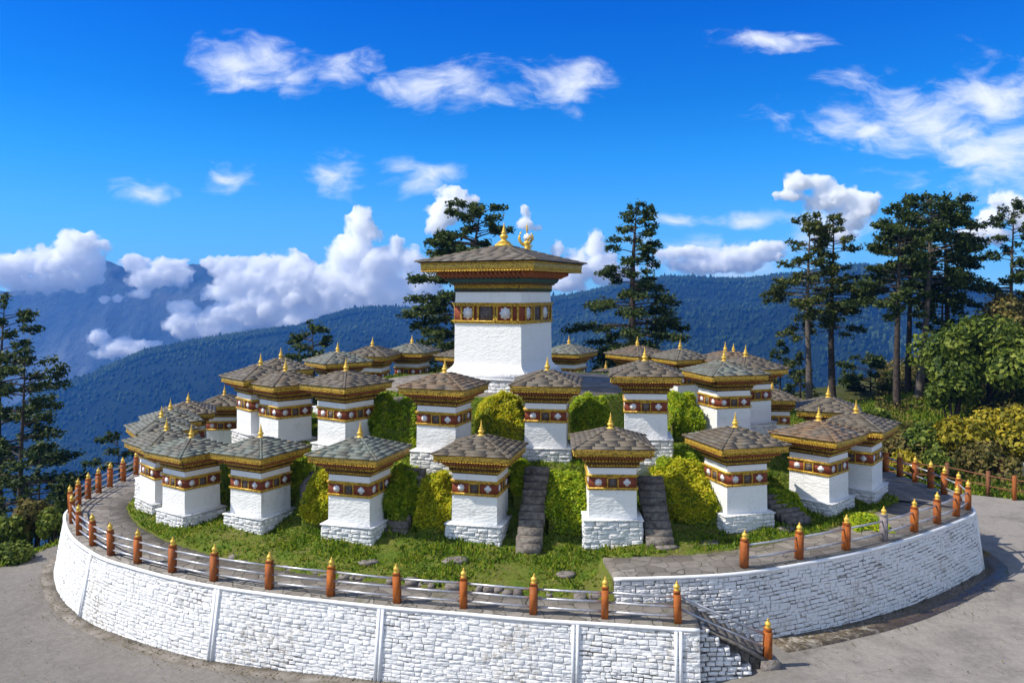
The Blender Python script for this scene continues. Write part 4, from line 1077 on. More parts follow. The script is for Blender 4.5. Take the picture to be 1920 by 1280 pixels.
    sz = g.uniform(card * .6, card * 1.3, len(C))
    cards('crown', C, Nn, sz, MAT[mat], t, 1.7, seed)
    return t
def leafy(name, label, cat, c, rad, n, leaf, mat, seed, group=None, trunk=True, lumps=14, stem=None):
    """bush or broadleaf tree: uneven lumps of leaves over a dark inside, on a few stems"""
    g = np.random.default_rng(seed); rn = random.Random(seed)
    t = thing(name, label, cat, c, 0, group)
    rx, ry, rz = rad
    L = []
    for i in range(lumps):
        a = g.uniform(0, 2 * math.pi); e = g.uniform(-.25, 1.0); rr = g.uniform(.35, .8)
        L.append((rx * rr * math.cos(a) * math.sqrt(1 - min(1, max(0, e)) ** 2 * .8), ry * rr * math.sin(a) * math.sqrt(1 - min(1, max(0, e)) ** 2 * .8), rz * (.95 + e * .62), g.uniform(.26, .48)))
    L = np.array(L); idx = g.integers(0, lumps, n)
    dv = g.normal(size=(n, 3)); dv /= np.linalg.norm(dv, axis=1)[:, None]
    rr = g.uniform(.55, 1.08, n) ** .6
    sc = L[idx, 3][:, None] * np.array([rx, ry, rz * .9])[None]
    C = L[idx, :3] + dv * sc * rr[:, None]
    C += g.normal(size=(n, 3)) * leaf * .5
    C[:, 2] = np.maximum(C[:, 2], .02 + g.uniform(0, .2, n))
    cards('crown' if trunk else 'foliage', C, dv + g.normal(size=(n, 3)) * .6 + np.array([0, 0, .35]), g.uniform(leaf * .6, leaf * 1.35, n), MAT[mat], t, 1.5, seed + 1)
    mb = MB()
    for i in range(min(lumps, 9)):
        e = Vector(L[i, :3]); b = Vector((rn.uniform(-.12, .12) * rx, rn.uniform(-.12, .12) * ry, -.4)); m_ = b.lerp(e, .5) + Vector((rn.uniform(-.1, .1) * rx, 0, .08 * rz))
        w = .05 + .018 * rz
        mb.tube([b, m_, e], [w, w * .65, w * .2], 5, False)
    mb.build('trunk' if trunk else 'stems', MAT['bark'], t)
    iv, jf = ico(2); V = []; Fq = []
    for i in range(lumps):
        s_ = L[i, 3] * .80; V += (L[i, :3] + iv * np.array([rx, ry, rz * .9]) * s_ * (1 + g.uniform(-.2, .2, (len(iv), 1)))).tolist(); Fq += (jf + i * len(iv)).tolist()
    return t
# ---------------------------------------------------------------- trees
TG = 'tall dark conifers on the pass'
conifer('tall dark conifer cut off by the left edge of the photo', 2, 1010, 556, 52, 130, .10, 21, group=TG, nb=46, prof='broad', zb=-8, tr=.24, dens=1.7, card=.18)
conifer('dark conifer with a drooping crown just right of the edge tree on the left', 40, 985, 652, 47, 118, .10, 22, group=TG, nb=46, prof='broad', zb=-7, tr=.2, dens=1.5, card=.17)
conifer('thin half-dead small tree between the left conifers and the railing', 72, 960, 835, 44, 22, .3, 23, nb=14, prof='x', zb=-5.5, tr=.08, dens=.5)
conifer('dark small conifer beside the far left part of the railing', 222, 940, 812, 58, 55, .12, 24, nb=18, prof='flat', zb=-9, tr=.12, dens=1.0)
conifer('lone small rounded conifer behind the left back row roofs', 588, 740, 612, 62, 50, .25, 25, nb=30, prof='flat', zb=-2, tr=.18, dens=1.1, card=.22)
conifer('big wind-shaped conifer behind the left side of the tower', 843, 690, 388, 60, 104, .10, 26, group=TG, nb=78, prof='flat', zb=-1, tr=.42, dens=1.5, topx=905, card=.2, droop=.3)
conifer('big lone conifer with layered open crown right of the tower', 1183, 690, 384, 62, 108, .04, 27, group=TG, nb=84, prof='broad', zb=-1.5, tr=.46, dens=1.6, card=.18, droop=.34, topx=1192)
conifer('left tree of the twin conifers, straight grey-brown trunk', 1516, 752, 404, 64, 82, .38, 28, group=TG, nb=50, prof='broad', zb=-1, tr=.30, dens=1.5, card=.18, bark='bark_grey', mat='needle_olive')
conifer('right tree of the twin conifers, darker trunk', 1560, 752, 405, 66, 66, .38, 29, group=TG, nb=46, prof='broad', zb=-1, tr=.34, dens=1.5, card=.18, mat='needle_olive')
conifer('front tree of the tall right grove, bare dark trunk low down', 1683, 798, 386, 60, 76, .50, 30, group=TG, nb=46, prof='broad', zb=-1.6, tr=.32, dens=1.9, card=.18)
conifer('tall conifer second from the left in the right grove, reddish trunk', 1704, 775, 398, 66, 68, .52, 31, group=TG, nb=40, prof='broad', zb=-.8, tr=.30, dens=1.8, card=.18)
conifer('tall pale-trunked conifer in the middle of the right grove', 1722, 770, 374, 63, 86, .50, 32, group=TG, nb=46, prof='flat', zb=-.5, tr=.34, dens=1.7, card=.18, bark='bark_grey', topx=1752)
conifer('tallest right conifer of the right grove, rounded top', 1775, 730, 372, 68, 76, .36, 33, group=TG, nb=46, prof='flat', zb=0, tr=.30, dens=1.7, card=.18)
conifer('lower dark conifer filling the foot of the right grove', 1768, 740, 520, 64, 60, .08, 34, nb=36, prof='broad', zb=0, tr=.2, dens=1.2)
conifer('slender conifer at the right edge of the photo, top among the clouds', 1898, 700, 378, 66, 66, .42, 35, group=TG, nb=42, prof='broad', zb=1.0, tr=.24, dens=1.5, card=.18, bark='bark_grey')
conifer('low spreading conifer between the twin trees and the grove', 1632, 760, 675, 70, 62, .15, 36, nb=24, prof='flat', zb=-2.5, tr=.14, dens=1.2)
conifer('small dark conifer left of the twin trees', 1462, 760, 640, 72, 50, .1, 37, nb=28, prof='cone', zb=-4, tr=.14, dens=1.2)
conifer('pale green young conifer at the foot of the twin trees', 1500, 770, 665, 68, 40, .05, 38, mat='needle_olive', nb=28, prof='cone', zb=-3, tr=.12, dens=1.2)
# ---------------------------------------------------------------- bushes on the slopes
BG = 'bushes on the right slope'
def bush(label, bx, ytop, d, w, mat, seed, zb=None, n=5200, leaf=.22, name='bush', group=BG, cat='bush', trunk=False, lumps=16):
    x = (bx - 960) / F * d; z = float(ground_z(x, d)) if zb is None else zb
    zt = EYE + (550 - ytop) / F * d; h = max(zt - z, .6); r_ = w / F * d / 2
    return leafy(name, label, cat, (x, d, z - .1), (r_, r_ * .9, h * .62), n, leaf, mat, seed, group, trunk, lumps)
bush('big round sunlit broadleaf tree on the right slope', 1850, 615, 54, 240, 'bush', 51, n=15000, leaf=.24, name='broadleaf_tree', group=None, cat='tree', trunk=True, lumps=30)
bush('olive broadleaf tree at the right edge behind the round one', 1905, 570, 60, 150, 'bush_brown', 52, n=9000, name='broadleaf_tree', group=None, cat='tree', trunk=True, lumps=22)
bush('green tree crown overlapping the left of the round slope tree', 1785, 690, 53, 110, 'bush', 53, n=6000, name='broadleaf_tree', group=None, cat='tree', trunk=True, lumps=18)
bush('golden bush in the lower right corner of the slope', 1895, 775, 44, 150, 'bush_gold', 54, n=7000, leaf=.2)
bush('golden green bush left of the corner one, above the wooden fence', 1815, 795, 44.5, 120, 'bush_gold', 55, n=6000, leaf=.2)
bush('olive bush above the fence, nearer the grove', 1745, 800, 46, 110, 'bush', 56, n=5200, leaf=.2)
bush('russet bush beyond the right railing', 1690, 805, 47, 100, 'bush_brown', 57, n=5000, leaf=.19)
bush('pale brown bush behind the roof at the right end of the front row', 1650, 812, 47, 80, 'bush_brown', 58, n=4000, leaf=.18)
bush('small green bush at the foot of the front grove trunk', 1640, 775, 52, 70, 'bush', 59, n=3600, leaf=.2)
bush('wide low olive bush above the road at the far right', 1860, 835, 43, 130, 'bush_brown', 63, n=5000, leaf=.17)
bush('small golden bush by the far railing posts', 1700, 850, 42.5, 60, 'bush_gold', 64, n=2600, leaf=.15)
bush('low green bush left of the wooden fence', 1755, 852, 42, 60, 'bush', 65, n=2600, leaf=.15)
LG = 'bushes beside the left road'
bush('leafy bush at the left photo edge beside the road', 12, 975, 34.5, 90, 'bush', 66, zb=-2.9, n=4200, leaf=.15, group=LG)
bush('taller yellowish bush below the left conifers', 62, 945, 35.5, 85, 'bush_brown', 67, zb=-2.9, n=4600, leaf=.15, group=LG)
bush('small green bush touching the left end of the white wall', 100, 962, 34.8, 55, 'bush', 68, zb=-2.6, n=3000, leaf=.13, group=LG)
bush('low bush in the left corner at the road edge', 22, 1022, 31.5, 70, 'bush', 69, zb=-2.6, n=3000, leaf=.12, group=LG)
bush('pale bush below the far left railing', 130, 915, 48, 60, 'bush', 70, zb=-6, n=3000, leaf=.18, group=LG)
# ---------------------------------------------------------------- hedges on the mound
HG = 'hedges on the banks of the mound'
def hedge(label, x0, x1, ytop, ybot, d, mat, seed, dep=.5, rz=0.0):
    g = np.random.default_rng(seed)
    if d < 29: ytop += .22 * (ybot - ytop)
    xa, _, zt = px(x0, ytop, d); xb, _, zb = px(x1, ybot, d); w = (xb - xa) / 2; h = (zt - zb) / 2
    t = thing('hedge', label, 'hedge', ((xa + xb) / 2, d, zb), rz, HG)
    n = int(12500 * max(1, w * h * 1.5)); run = .8 * 2 * h + .3
    def bank(U_, V_, off=0.0):
        top = np.clip(V_ - 1, 0, 1); v1 = np.clip(V_, -.95, 1)
        crest = 2 * h * (1 - .38 * np.abs(U_) ** 5) * (1 + (fbm(U_ * w * 1.6 + seed * 3.7, U_ * 0 + seed, 3, seed) - .45) * .8)
        lump = (fbm(U_ * w * 2.0 + seed, V_ * 2 * h * 1.7 + seed, 4, seed) - .45) * .85
        x = U_ * w * (1.06 - .10 * v1) + lump * .2; y = -(1 - np.maximum(v1, -.12)) * run - dep * .6 + top * dep * 2.4; z = crest * np.sign(v1) * np.abs(v1) ** .85
        return np.stack([x, y - lump * .7 - off * .7, z + lump * .45 - off * .7], -1)
    U_ = g.uniform(-1, 1, n); V_ = g.uniform(-.9, 1.45, n)
    P_ = bank(U_, V_) + g.normal(size=(n, 3)) * .04
    keep = fbm(P_[:, 0] * 3 + seed, P_[:, 2] * 3, 3, seed + 5) + g.uniform(-.2, .2, n) > .27; P_ = P_[keep]; m_ = len(P_)
    cards('foliage', P_, g.normal(size=(m_, 3)) * .55 + np.array([-.40, -.25, .9]), g.uniform(.025, .085, m_), MAT[mat], t, 2.3, seed)
    uu, vv = np.meshgrid(np.linspace(-.97, .97, 15), np.linspace(-.9, 1.4, 13), indexing='ij'); V = bank(uu, vv, .05).reshape(-1, 3)
    ii_ = np.arange(14)[:, None] * 13 + np.arange(12)[None]; Fq = np.stack([ii_, ii_ + 13, ii_ + 14, ii_ + 1], 2).reshape(-1, 4)
    rim = [i for i in range(13)] + [13 * k + 12 for k in range(1, 15)] + [14 * 13 + k for k in range(11, -1, -1)] + [13 * k for k in range(13, 0, -1)]
    low = V[rim].copy(); low[:, 2] = -1.6; nV = len(V); Fl = [[rim[k], rim[(k + 1) % len(rim)], nV + (k + 1) % len(rim), nV + k] for k in range(len(rim))]
    link('inner_growth', mesh_np('inner_growth', np.vstack([V, low]), Fq.tolist() + Fl, MAT['soil'], True), t)
    return t
hedge('yellowish flowering hedge below the right foot of the tower', 893, 982, 748, 830, 31.6, 'hedge_yellow', 81)
hedge('bright green hedge beside the upper steps right of the tower', 1070, 1140, 740, 812, 31.6, 'hedge', 82)
hedge('bright green hedge on the bank left of the orange stained roof', 712, 792, 752, 828, 31.8, 'hedge', 83)
hedge('small dark green hedge between the square plinth chorten and the shining roof', 1248, 1302, 736, 772, 33.5, 'hedge', 84)
hedge('yellow hedge left of the chorten below the main tower', 792, 852, 874, 932, 27.6, 'hedge_yellow', 85)
hedge('yellow green bank hedge left of the square-on chorten', 1024, 1100, 866, 935, 27.6, 'hedge', 86)
hedge('wide yellow green bank hedge right of the square-on chorten', 1220, 1318, 858, 915, 28.2, 'hedge_yellow', 87)
hedge('dark green shrub topping the wide bank hedge', 1228, 1300, 842, 868, 28.9, 'hedge', 88, .4)
hedge('green hedge between the two middle chortens of the front row', 735, 788, 865, 915, 28.0, 'hedge', 89)
hedge('yellow green hedge left of the grey-green slate chorten', 585, 628, 880, 925, 28.3, 'hedge_yellow', 90)
hedge('small hedge tuft right of the front chorten below the tower', 962, 990, 862, 892, 28.2, 'hedge', 91, .35)
hedge('small green hedge beside the edge-on front chorten', 545, 582, 862, 890, 29.8, 'hedge', 92, .35)
hedge('green hedge right of the second row chorten above the grey-green slates', 700, 722, 742, 775, 32.2, 'hedge', 93, .35)
hedge('low bright hedge right of the shaded front chorten', 1440, 1486, 912, 940, 28.6, 'hedge', 94, .35)
hedge('low bright hedge between the right walk and the last plinths', 1590, 1650, 966, 992, 26.6, 'hedge', 95, .4)
# ---------------------------------------------------------------- stairs on the mound
SG = 'stone steps up the mound'
def steps(label, a, b, n, w):
    t = thing('mound_steps', label, 'stairs', (0, 0, 0), 0, SG)
    A_ = Vector(a); B_ = Vector(b); dv = (B_ - A_); an = math.atan2(dv.y, dv.x) - math.pi / 2
    for i in range(n):
        q = (i + .5) / n; p = A_.lerp(B_, q); run = dv.xy.length / n; hgt = dv.z / n
        mb = MB(); mb.box((p.x, p.y, p.z + rnd.uniform(-.015, .015) - .17), (w / 2 * rnd.uniform(.93, 1.05), run * .62, .2), an + R(rnd.uniform(-3, 3)), (rnd.uniform(.97, 1), 1)); mb.build('step', MAT['step'], t)
def pz(x, y, z): d = (EYE - z) * F / (y - 550); return ((x - 960) / F * d, d, z)
steps('shadowed stone steps between the chorten below the tower and the square-on one', pz(990, 1030, .42), pz(1008, 872, 2.45), 11, .82)
steps('shadowed stone steps right of the square-on chorten', pz(1238, 1015, .7), pz(1218, 888, 2.3), 9, .82)
steps('stone steps left of the chorten below the main tower', pz(740, 1000, .5), pz(778, 872, 2.4), 9, .82)
steps('mossy stone steps left of the hedge by the orange stained roof', pz(702, 800, 2.6), pz(752, 742, 4.2), 8, 1.2)
steps('sunlit upper steps beside the bright green hedge', pz(1158, 800, 2.7), pz(1155, 738, 4.2), 8, .8)
steps('narrow upper steps hidden between yellow hedge and second row chorten', pz(985, 800, 2.6), pz(983, 752, 4.1), 7, .7)
steps('winding flat steps right of the high white plinth', pz(1290, 812, 2.5), pz(1262, 770, 2.7), 5, .82)
steps('low dark steps right of the shaded front chorten', pz(1500, 975, .75), pz(1440, 925, 1.3), 6, .9)
steps('steps between the edge-on front chorten and the grey-green slate one', pz(575, 965, .45), pz(590, 880, 1.9), 8, 1.1)
# kerb stones along the lawn, loose stones in the grass
cum = cumL; u_ = 1.9; kt = None; mb = MB()
while u_ < 15.5:
    l = rnd.uniform(.16, .5)
    if rnd.random() < (.34 if u_ < 11 else .7): u_ += l; continue
    x = np.interp(u_ + l / 2, cum, LPATH[:, 0]); y = np.interp(u_ + l / 2, cum, LPATH[:, 1]); nx = np.interp(u_, cum, LN[:, 0]); ny = np.interp(u_, cum, LN[:, 1]); ww = wl(x) + .08 + rnd.uniform(-.03, .1)
    hh = rnd.uniform(.03, .10) if u_ < 11 else rnd.uniform(.02, .06)
    mb.box((x - nx * ww, y - ny * ww, hh * .8), (l / 2 * .97, rnd.uniform(.10, .2), hh), math.atan2(ny, nx) + math.pi / 2 + R(rnd.uniform(-8, 8)), (rnd.uniform(.85, .97), rnd.uniform(.7, .9))); u_ += l
o = mb.build('kerb', MAT['rock']); tag(o, 'low rough kerb of mossy stones between the lawn and the front walk', 'kerb')
mb = MB(); mb.box((2.55, 22.35, .33), (.12, .45, .36)); mb.box((3.3, 22.0, .3), (.62, .05, .38)); o = None
RKG = 'flat stones lying in the lawn'
def rock(label, x, y, s, flat=.5):
    zz = float(mound_z(np.array([x]), np.array([y]))[0]); iv, jf = ico(2); g = np.random.default_rng(int(x * 100) % 9999 + 50)
    V = iv * (1 + g.uniform(-.18, .18, (len(iv), 1))) * np.array([s, s * .7, s * flat]) * .5
    V[:, 2] = np.clip(V[:, 2], -s, s * flat * (.12 + .1 * V[:, 0] / s)) if flat < 1 else V[:, 2]
    o = link('stone', mesh_np('stone', V, jf, MAT['rock']), None, (x, y, zz + .03)); tag(o, label, 'stone', RKG); return o
for lab, q, s in (('dark block of stone in the lawn below the tower chorten', (855, 1042), .8), ('flat slab in the lawn right of the dark block', (925, 1082), .7), ('pale slab by the left plinth near the curving walk', (258, 992), .8), ('broad flat stone in the lawn left of the dark block', (838, 1078), .75), ('flat stone under the square-on chorten at the path kerb', (1060, 1062), .6), ('flat stone in front of the steps right of the square-on chorten', (1250, 1032), .7), ('stone near the left part of the front lawn', (690, 1042), .6), ('low stone beside the first right railing post', (1330, 1022), .7), ('pale stone at the lawn corner behind the right railing', (1475, 1000), .7)):
    x, y, _ = pz(q[0], q[1], .45); rock(lab, x, y, s)
mbk = pz(582, 955, .8)
o = rock('rounded boulder added in place of a dark shadow right of the edge-on front chorten', mbk[0], mbk[1] + .4, 1.1, 1.6)  # boulder added to stand in for a dark shadow shape
# ---------------------------------------------------------------- grass: ground cover, one object
def grass(n=230000):
    g = np.random.default_rng(3)
    x = g.uniform(-17.5, 16.5, n); y = g.uniform(20.5, 46, n)
    dl, dr = path_dist(x, y)
    inr = (x > 2.6) & (y > 21.9); s_ = np.where(inr, dr, dl); w = np.where(inr, wr(x), wl(x))
    r_ = np.hypot(x - CX, y - CY) / kfac(x, y)
    dn = fbm(x * .8, y * .8, 4, 61)
    keep = in_poly(x, y, PD) & (s_ > w + .05) & (r_ > 5.6) & (dn + g.uniform(-.16, .16, n) > .435)
    for (cx, cy, cz, sc) in CHPOS: keep &= (np.abs(x - cx) + np.abs(y - cy)) > 1.15 * sc
    x, y = x[keep], y[keep]; z = mound_z(x, y); n = len(x)
    h = g.uniform(.04, .12, n) * np.interp(fbm(x * 1.6, y * 1.6, 3, 15), [.3, .7], [.5, 1.7])
    an = g.uniform(0, 2 * math.pi, n); wd = g.uniform(.025, .06, n); lx, ly = g.normal(0, .05, n), g.normal(0, .05, n)
    V = np.stack([np.c_[x - np.cos(an) * wd, y - np.sin(an) * wd, z - .02], np.c_[x + np.cos(an) * wd, y + np.sin(an) * wd, z - .02], np.c_[x + lx + .3 * wd, y + ly, z + h], np.c_[x + lx - .3 * wd, y + ly, z + h]], 1).reshape(-1, 3)
    o = link('grass', mesh_np('grass', V, np.arange(n * 4).reshape(n, 4), MAT['grass'])); tag(o, 'sunlit green grass covering the terraced mound', 'grass', kind='stuff')
grass()
def verge(n=60000):
    g = np.random.default_rng(4); x = g.uniform(14, 42, n); y = g.uniform(34, 66, n)
    rr_ = np.hypot(x - CX, y - CY); keep = rr_ > np.interp(y, [34, 36.5, 39, 44, 60], [60, 25.8, 21.7, 19.4, 18.4])
    x, y = x[keep], y[keep]
    x2 = g.uniform(-24, -17.5, n // 3); y2 = g.uniform(27, 40, n // 3); k2 = x2 < np.interp(y2, [28, 33, 36, 42, 60], [-20.3, -19.2, -18.4, -18.1, -16]); x = np.r_[x, x2[k2]]; y = np.r_[y, y2[k2]]
    z = ground_z(x, y); n = len(x); h = g.uniform(.08, .3, n); an = g.uniform(0, 6.28, n); wd = g.uniform(.04, .1, n); lx, ly = g.normal(0, .1, n), g.normal(0, .1, n)
    V = np.stack([np.c_[x - np.cos(an) * wd, y - np.sin(an) * wd, z - .02], np.c_[x + np.cos(an) * wd, y + np.sin(an) * wd, z - .02], np.c_[x + lx + .3 * wd, y + ly, z + h], np.c_[x + lx - .3 * wd, y + ly, z + h]], 1).reshape(-1, 3)
    o = link('grass', mesh_np('grass', V, np.arange(n * 4).reshape(n, 4), MAT['grass'])); tag(o, 'rough grass on the verges beyond the road', 'grass', kind='stuff')
verge()
def undergrowth(n=70000):
    g = np.random.default_rng(8); x = g.uniform(15, 48, n); y = g.uniform(38, 84, n); cl = fbm(x * .35, y * .35, 4, 33)
    keep = (np.hypot(x - CX, y - CY) > 22.5) & (cl > .42) & (x < y * .75) & (x > y * .455); x, y, cl = x[keep], y[keep], cl[keep]
    z = ground_z(x, y) + g.uniform(0, 1, len(x)) ** 1.3 * np.clip((cl - .42) * 7, .15, 1.3)
    o = cards('undergrowth', np.c_[x, y, z], g.normal(size=(len(x), 3)) * .7 + np.array([0, -.3, .8]), g.uniform(.1, .24, len(x)), MAT['bush_brown'], None, 1.5, 9)
    tag(o, 'low tangled undergrowth on the right slope', 'undergrowth', kind='stuff')
undergrowth()
def litter(n=5200):
    g = np.random.default_rng(12); k = g.integers(0, len(LPATH) - 40, n); off = .35 + np.abs(g.normal(0, .55, n)); p = LPATH[k] + LN[k] * off[:, None]
    k2 = g.integers(36, len(RPATH) - 30, n // 2); p2 = RPATH[k2] + RN[k2] * (.5 + np.abs(g.normal(0, .6, n // 2)))[:, None]
    p3 = np.c_[g.uniform(-19, 22, n // 2), g.uniform(15, 34, n // 2)]; p3 = p3[~in_poly(p3[:, 0], p3[:, 1], PD)]
    q = np.vstack([p, p2, p3]); q = q[q[:, 1] < 36]; z = road_z(q[:, 0], q[:, 1]) + .055
    o = cards('litter', np.c_[q, z], g.normal(size=(len(q), 3)) * .3 + np.array([0, 0, 1.]), g.uniform(.015, .05, len(q)), MAT['bush_brown'], None, 1.5, 13)
    tag(o, 'dry leaves and grit scattered on the road', 'litter', kind='stuff')
litter()
# ---------------------------------------------------------------- wooden fence and white wall over the right road
def wood_fence():
    t = thing('wooden_fence', 'rough brown post and rail fence along the verge at the right', 'fence', (0, 0, 0))
    pts = [px(1776, 892, 40.5), px(1853, 920, 38.6), px(1902, 928, 37.6), px(1813, 868, 44.0)]
    pp = []
    for i, p in enumerate(pts[:3]):
        z = float(ground_z(p[0], p[1])); mb = MB(); mb.box((0, 0, .55), (.07, .07, .68)); o = mb.build('post', MAT['post' if i == 2 else 'old_wood'], t, (p[0], p[1], z)); pp.append((p[0], p[1], z))
    for h in (1.0, .5):
        mb = MB(); mb.tube([(pp[0][0] - 3.2, pp[0][1] + 1.3, pp[0][2] + h + .1)] + [(a, b, c + h) for a, b, c in pp] + [(pp[2][0] + 1.5, pp[2][1] - .6, pp[2][2] + h)], .035, 6); mb.build('rail', MAT['old_wood'], t)
wood_fence()
def low_wall():
    t = thing('low_wall', 'low white stone wall piece with a brown post at the right edge, beyond the fence', 'wall', (0, 0, 0))
    a = px(1878, 890, 42.0); z = float(ground_z(a[0] + 1, 42.0)); mb = MB()
    mb.box((a[0] + 1.6, 42.0, z + .30), (1.6, .16, .42))
    def SP(uu, vv): return (a[0] + uu, 41.83, z - .1 + vv), (0, -1, 0)
    stones_on(mb, SP, 3.2, .8, (.12, .2), (.2, .5), .012, (.01, .05)); mb.build('stone_face', MAT['white_coarse'], t)
    mb = MB(); mb.box((a[0] - .1, 41.95, z + .45), (.12, .12, .6)); mb.build('post', MAT['old_wood'], t)
low_wall()
# ---------------------------------------------------------------- cumulus clouds standing beyond the haze
def cloud_mat(ells3):
    # denser towards the heart of each billow, frayed by noise at the rim
    m = bpy.data.materials.new('cloud'); m.use_nodes = True; t_ = m.node_tree; t_.nodes.clear()
    co_ = N(t_, 'ShaderNodeTexCoord').outputs['Object']
    w_ = VM(t_, 'SUBTRACT', N(t_, 'ShaderNodeTexNoise', {'Vector': co_, 'Scale': .0075, 'Detail': 2.0}).outputs['Color'], (.5, .5, .5)).outputs[0]
    cw = VM(t_, 'ADD', co_, VM(t_, 'MULTIPLY', w_, (70, 70, 70)).outputs[0]).outputs[0]; acc = None
    for c_, r_ in ells3:
        dl = VM(t_, 'MULTIPLY', VM(t_, 'SUBTRACT', cw, tuple(c_)).outputs[0], tuple(1 / x for x in r_)).outputs[0]
        f_ = M(t_, 'SUBTRACT', 1.0, VM(t_, 'LENGTH', dl).outputs['Value']); acc = f_ if acc is None else M(t_, 'MAXIMUM', acc, f_)
    nz = noise(t_, co_, .0105, 6.0, .64)
    dn = M(t_, 'ADD', M(t_, 'MULTIPLY', acc, .9), M(t_, 'MULTIPLY', M(t_, 'SUBTRACT', nz, .5), 2.3))
    pv = N(t_, 'ShaderNodeVolumeScatter', {'Color': (1, 1, .978, 1), 'Anisotropy': 0.0, 'Density': MR(t_, dn, -.08, .60, 0.0, .06)}); m.cycles.volume_step_rate = 1.2
    N(t_, 'ShaderNodeOutputMaterial', {'Volume': pv.outputs[0]}); return m
CLOUDS = [
 ('cumulus bank at the left edge above the far mountains', [(145, 462, 46, 30), (100, 492, 62, 30), (25, 505, 45, 32), (170, 500, 34, 30), (60, 530, 75, 18), (130, 522, 60, 24)]),
 ('tiny low cloud scrap over the left blue slopes', [(194, 560, 15, 7), (225, 558, 14, 7), (262, 551, 24, 10)]),
 ('low white cloud just above the left end of the forested ridge', [(185, 632, 24, 18), (235, 652, 55, 20), (290, 652, 22, 14), (192, 662, 32, 10)]),
 ('cloud between the two far peaks', [(255, 495, 30, 20), (320, 508, 46, 26), (285, 522, 48, 22)]),
 ('long cloud bank right of the far peaks', [(435, 498, 42, 20), (500, 496, 50, 22), (480, 525, 80, 32), (560, 515, 50, 42), (420, 548, 50, 18), (395, 492, 25, 12)]),
 ('broken cloud resting on the forested ridge left of the tower', [(335, 575, 30, 14), (345, 608, 34, 26), (420, 590, 55, 26), (400, 622, 80, 18), (505, 572, 60, 34), (450, 556, 50, 20), (540, 600, 60, 26)]),
 ('towering cumulus left of the tower', [(675, 404, 24, 18), (682, 432, 28, 26), (664, 475, 40, 40), (700, 505, 55, 50), (640, 535, 55, 40), (742, 462, 16, 26), (600, 540, 42, 38), (720, 555, 80, 38), (790, 540, 45, 42), (665, 585, 90, 22), (770, 490, 25, 30)]),
 ('lower cloud shelf filling the valley between the tower and the broken cloud', [(560, 545, 60, 40), (640, 575, 90, 30), (740, 590, 90, 22), (480, 590, 60, 25), (590, 600, 70, 16)]),
 ('bright cloud column behind the wind-shaped conifer', [(850, 362, 26, 18), (840, 392, 34, 28), (820, 422, 22, 24), (872, 378, 24, 16)]),
 ('small cloud puff right of the tower tip', [(984, 398, 11, 16), (988, 416, 17, 13), (1002, 428, 17, 9)]),
 ('cloud between the tower and the big lone conifer', [(1044, 468, 12, 18), (1080, 502, 36, 30), (1116, 462, 24, 24), (1132, 500, 34, 32), (1060, 530, 40, 22), (1160, 520, 50, 24)]),
 ('flat cloud bank over the right ridge', [(1290, 474, 80, 14), (1400, 480, 80, 20), (1340, 498, 110, 18), (1440, 462, 45, 14)]),
 ('cumulus above the twin conifers', [(1498, 342, 34, 20), (1542, 342, 26, 16), (1560, 370, 48, 24), (1620, 384, 32, 24), (1480, 368, 40, 10), (1595, 410, 36, 26), (1560, 440, 46, 18)]),
 ('cloud behind the right edge conifer', [(1882, 376, 34, 18), (1915, 400, 40, 34), (1860, 405, 28, 18), (1850, 440, 55, 22)]),
]
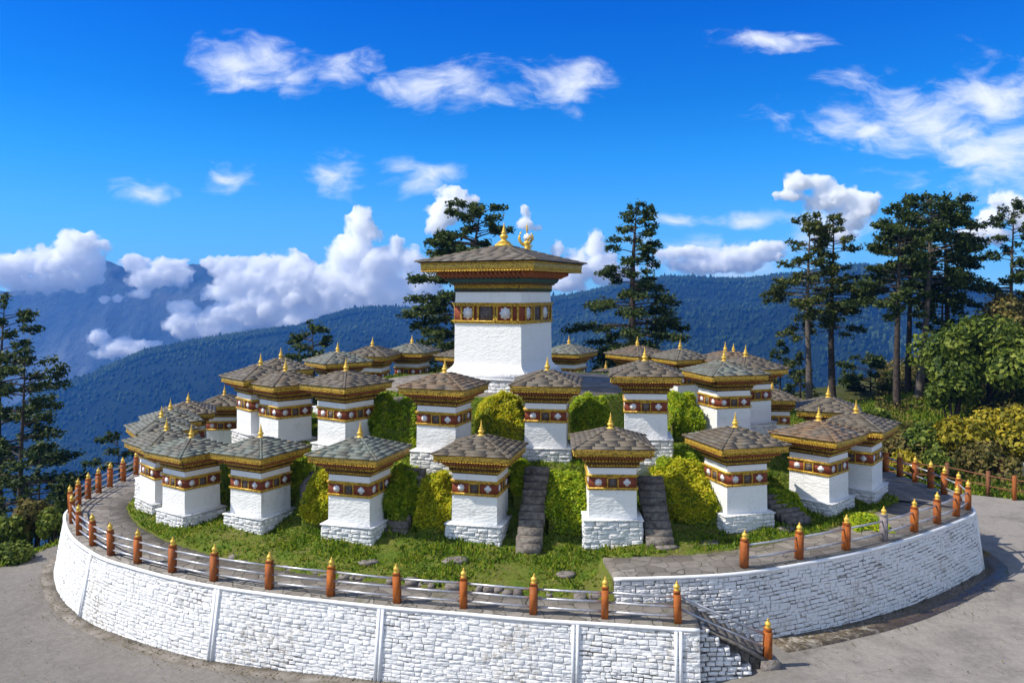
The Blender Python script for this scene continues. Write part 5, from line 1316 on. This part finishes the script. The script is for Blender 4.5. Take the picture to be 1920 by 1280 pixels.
def build_cloud(label, ells, seed, D0=5200.0):
    g = np.random.default_rng(seed); k = D0 / F; iv, jf = ico(2); V = []; Fq = []; n = 0; E3 = []
    c0 = np.array([((np.mean([e[0] for e in ells]) - 960) * k), D0, EYE + (550 - np.mean([e[1] for e in ells])) * k])
    for (ex, ey, rx, ry) in ells:
        c = np.array([(ex - 960) * k, D0, EYE + (550 - ey) * k]) - c0; m = min(rx, ry) * k * 1.1; rx *= 1.22; ry *= 1.22; E3.append((c, np.array([rx * k, m * 1.15, ry * k])))
        cnt = int(10 + 14 * max(rx / ry, ry / rx))
        pts = [(c, np.array([rx * .72, m / k * .8, ry * .72]) * k)]
        for i in range(cnt):
            dv = g.normal(size=3); dv /= np.linalg.norm(dv); q = g.uniform(.35, .92) 
            r_ = m * g.uniform(.2, .5); pts.append((c + dv * np.array([rx * k, m, ry * k]) * q, np.array([r_, r_, r_ * g.uniform(.75, 1)])))
        for p, r_ in pts:
            V += (iv * r_ + p).tolist(); Fq += (jf + n).tolist(); n += len(iv)
    o = link('cloud', mesh_np('cloud', V, np.array(Fq), cloud_mat(E3), True), None, tuple(c0))
    rm = o.modifiers.new('union', 'REMESH'); rm.mode = 'VOXEL'; rm.voxel_size = 11.0; rm.use_smooth_shade = True
    for (sz, st) in ((95.0, 60.0), (38.0, 30.0), (16.0, 12.0)):
        tx = bpy.data.textures.new('billow', 'CLOUDS'); tx.noise_scale = sz; tx.noise_depth = 2
        dm = o.modifiers.new('billow', 'DISPLACE'); dm.texture = tx; dm.strength = st; dm.mid_level = .5; dm.texture_coords = 'LOCAL'
    tag(o, label, 'cloud', 'cumulus clouds beyond the ridge')
    return o
for i, (lab, el) in enumerate(CLOUDS): build_cloud(lab, el, 300 + i)
# ---------------------------------------------------------------- haze over the valley
HZ0, HZ1 = -1400.0, 140.0
mb = MB(); mb.box((0, 1640, (HZ0 + HZ1) / 2), (3700, 1720, (HZ1 - HZ0) / 2))
hm = bpy.data.materials.new('haze'); hm.use_nodes = True; t_ = hm.node_tree; t_.nodes.clear()
pv = N(t_, 'ShaderNodeVolumePrincipled', {'Color': (.06, .315, .98, 1), 'Density': 0.000135, 'Anisotropy': 0.1})
N(t_, 'ShaderNodeOutputMaterial', {'Volume': pv.outputs[0]})
haze = mb.build('haze', hm); tag(haze, kind='stuff', label='blue mountain haze filling the valley air', cat='haze')
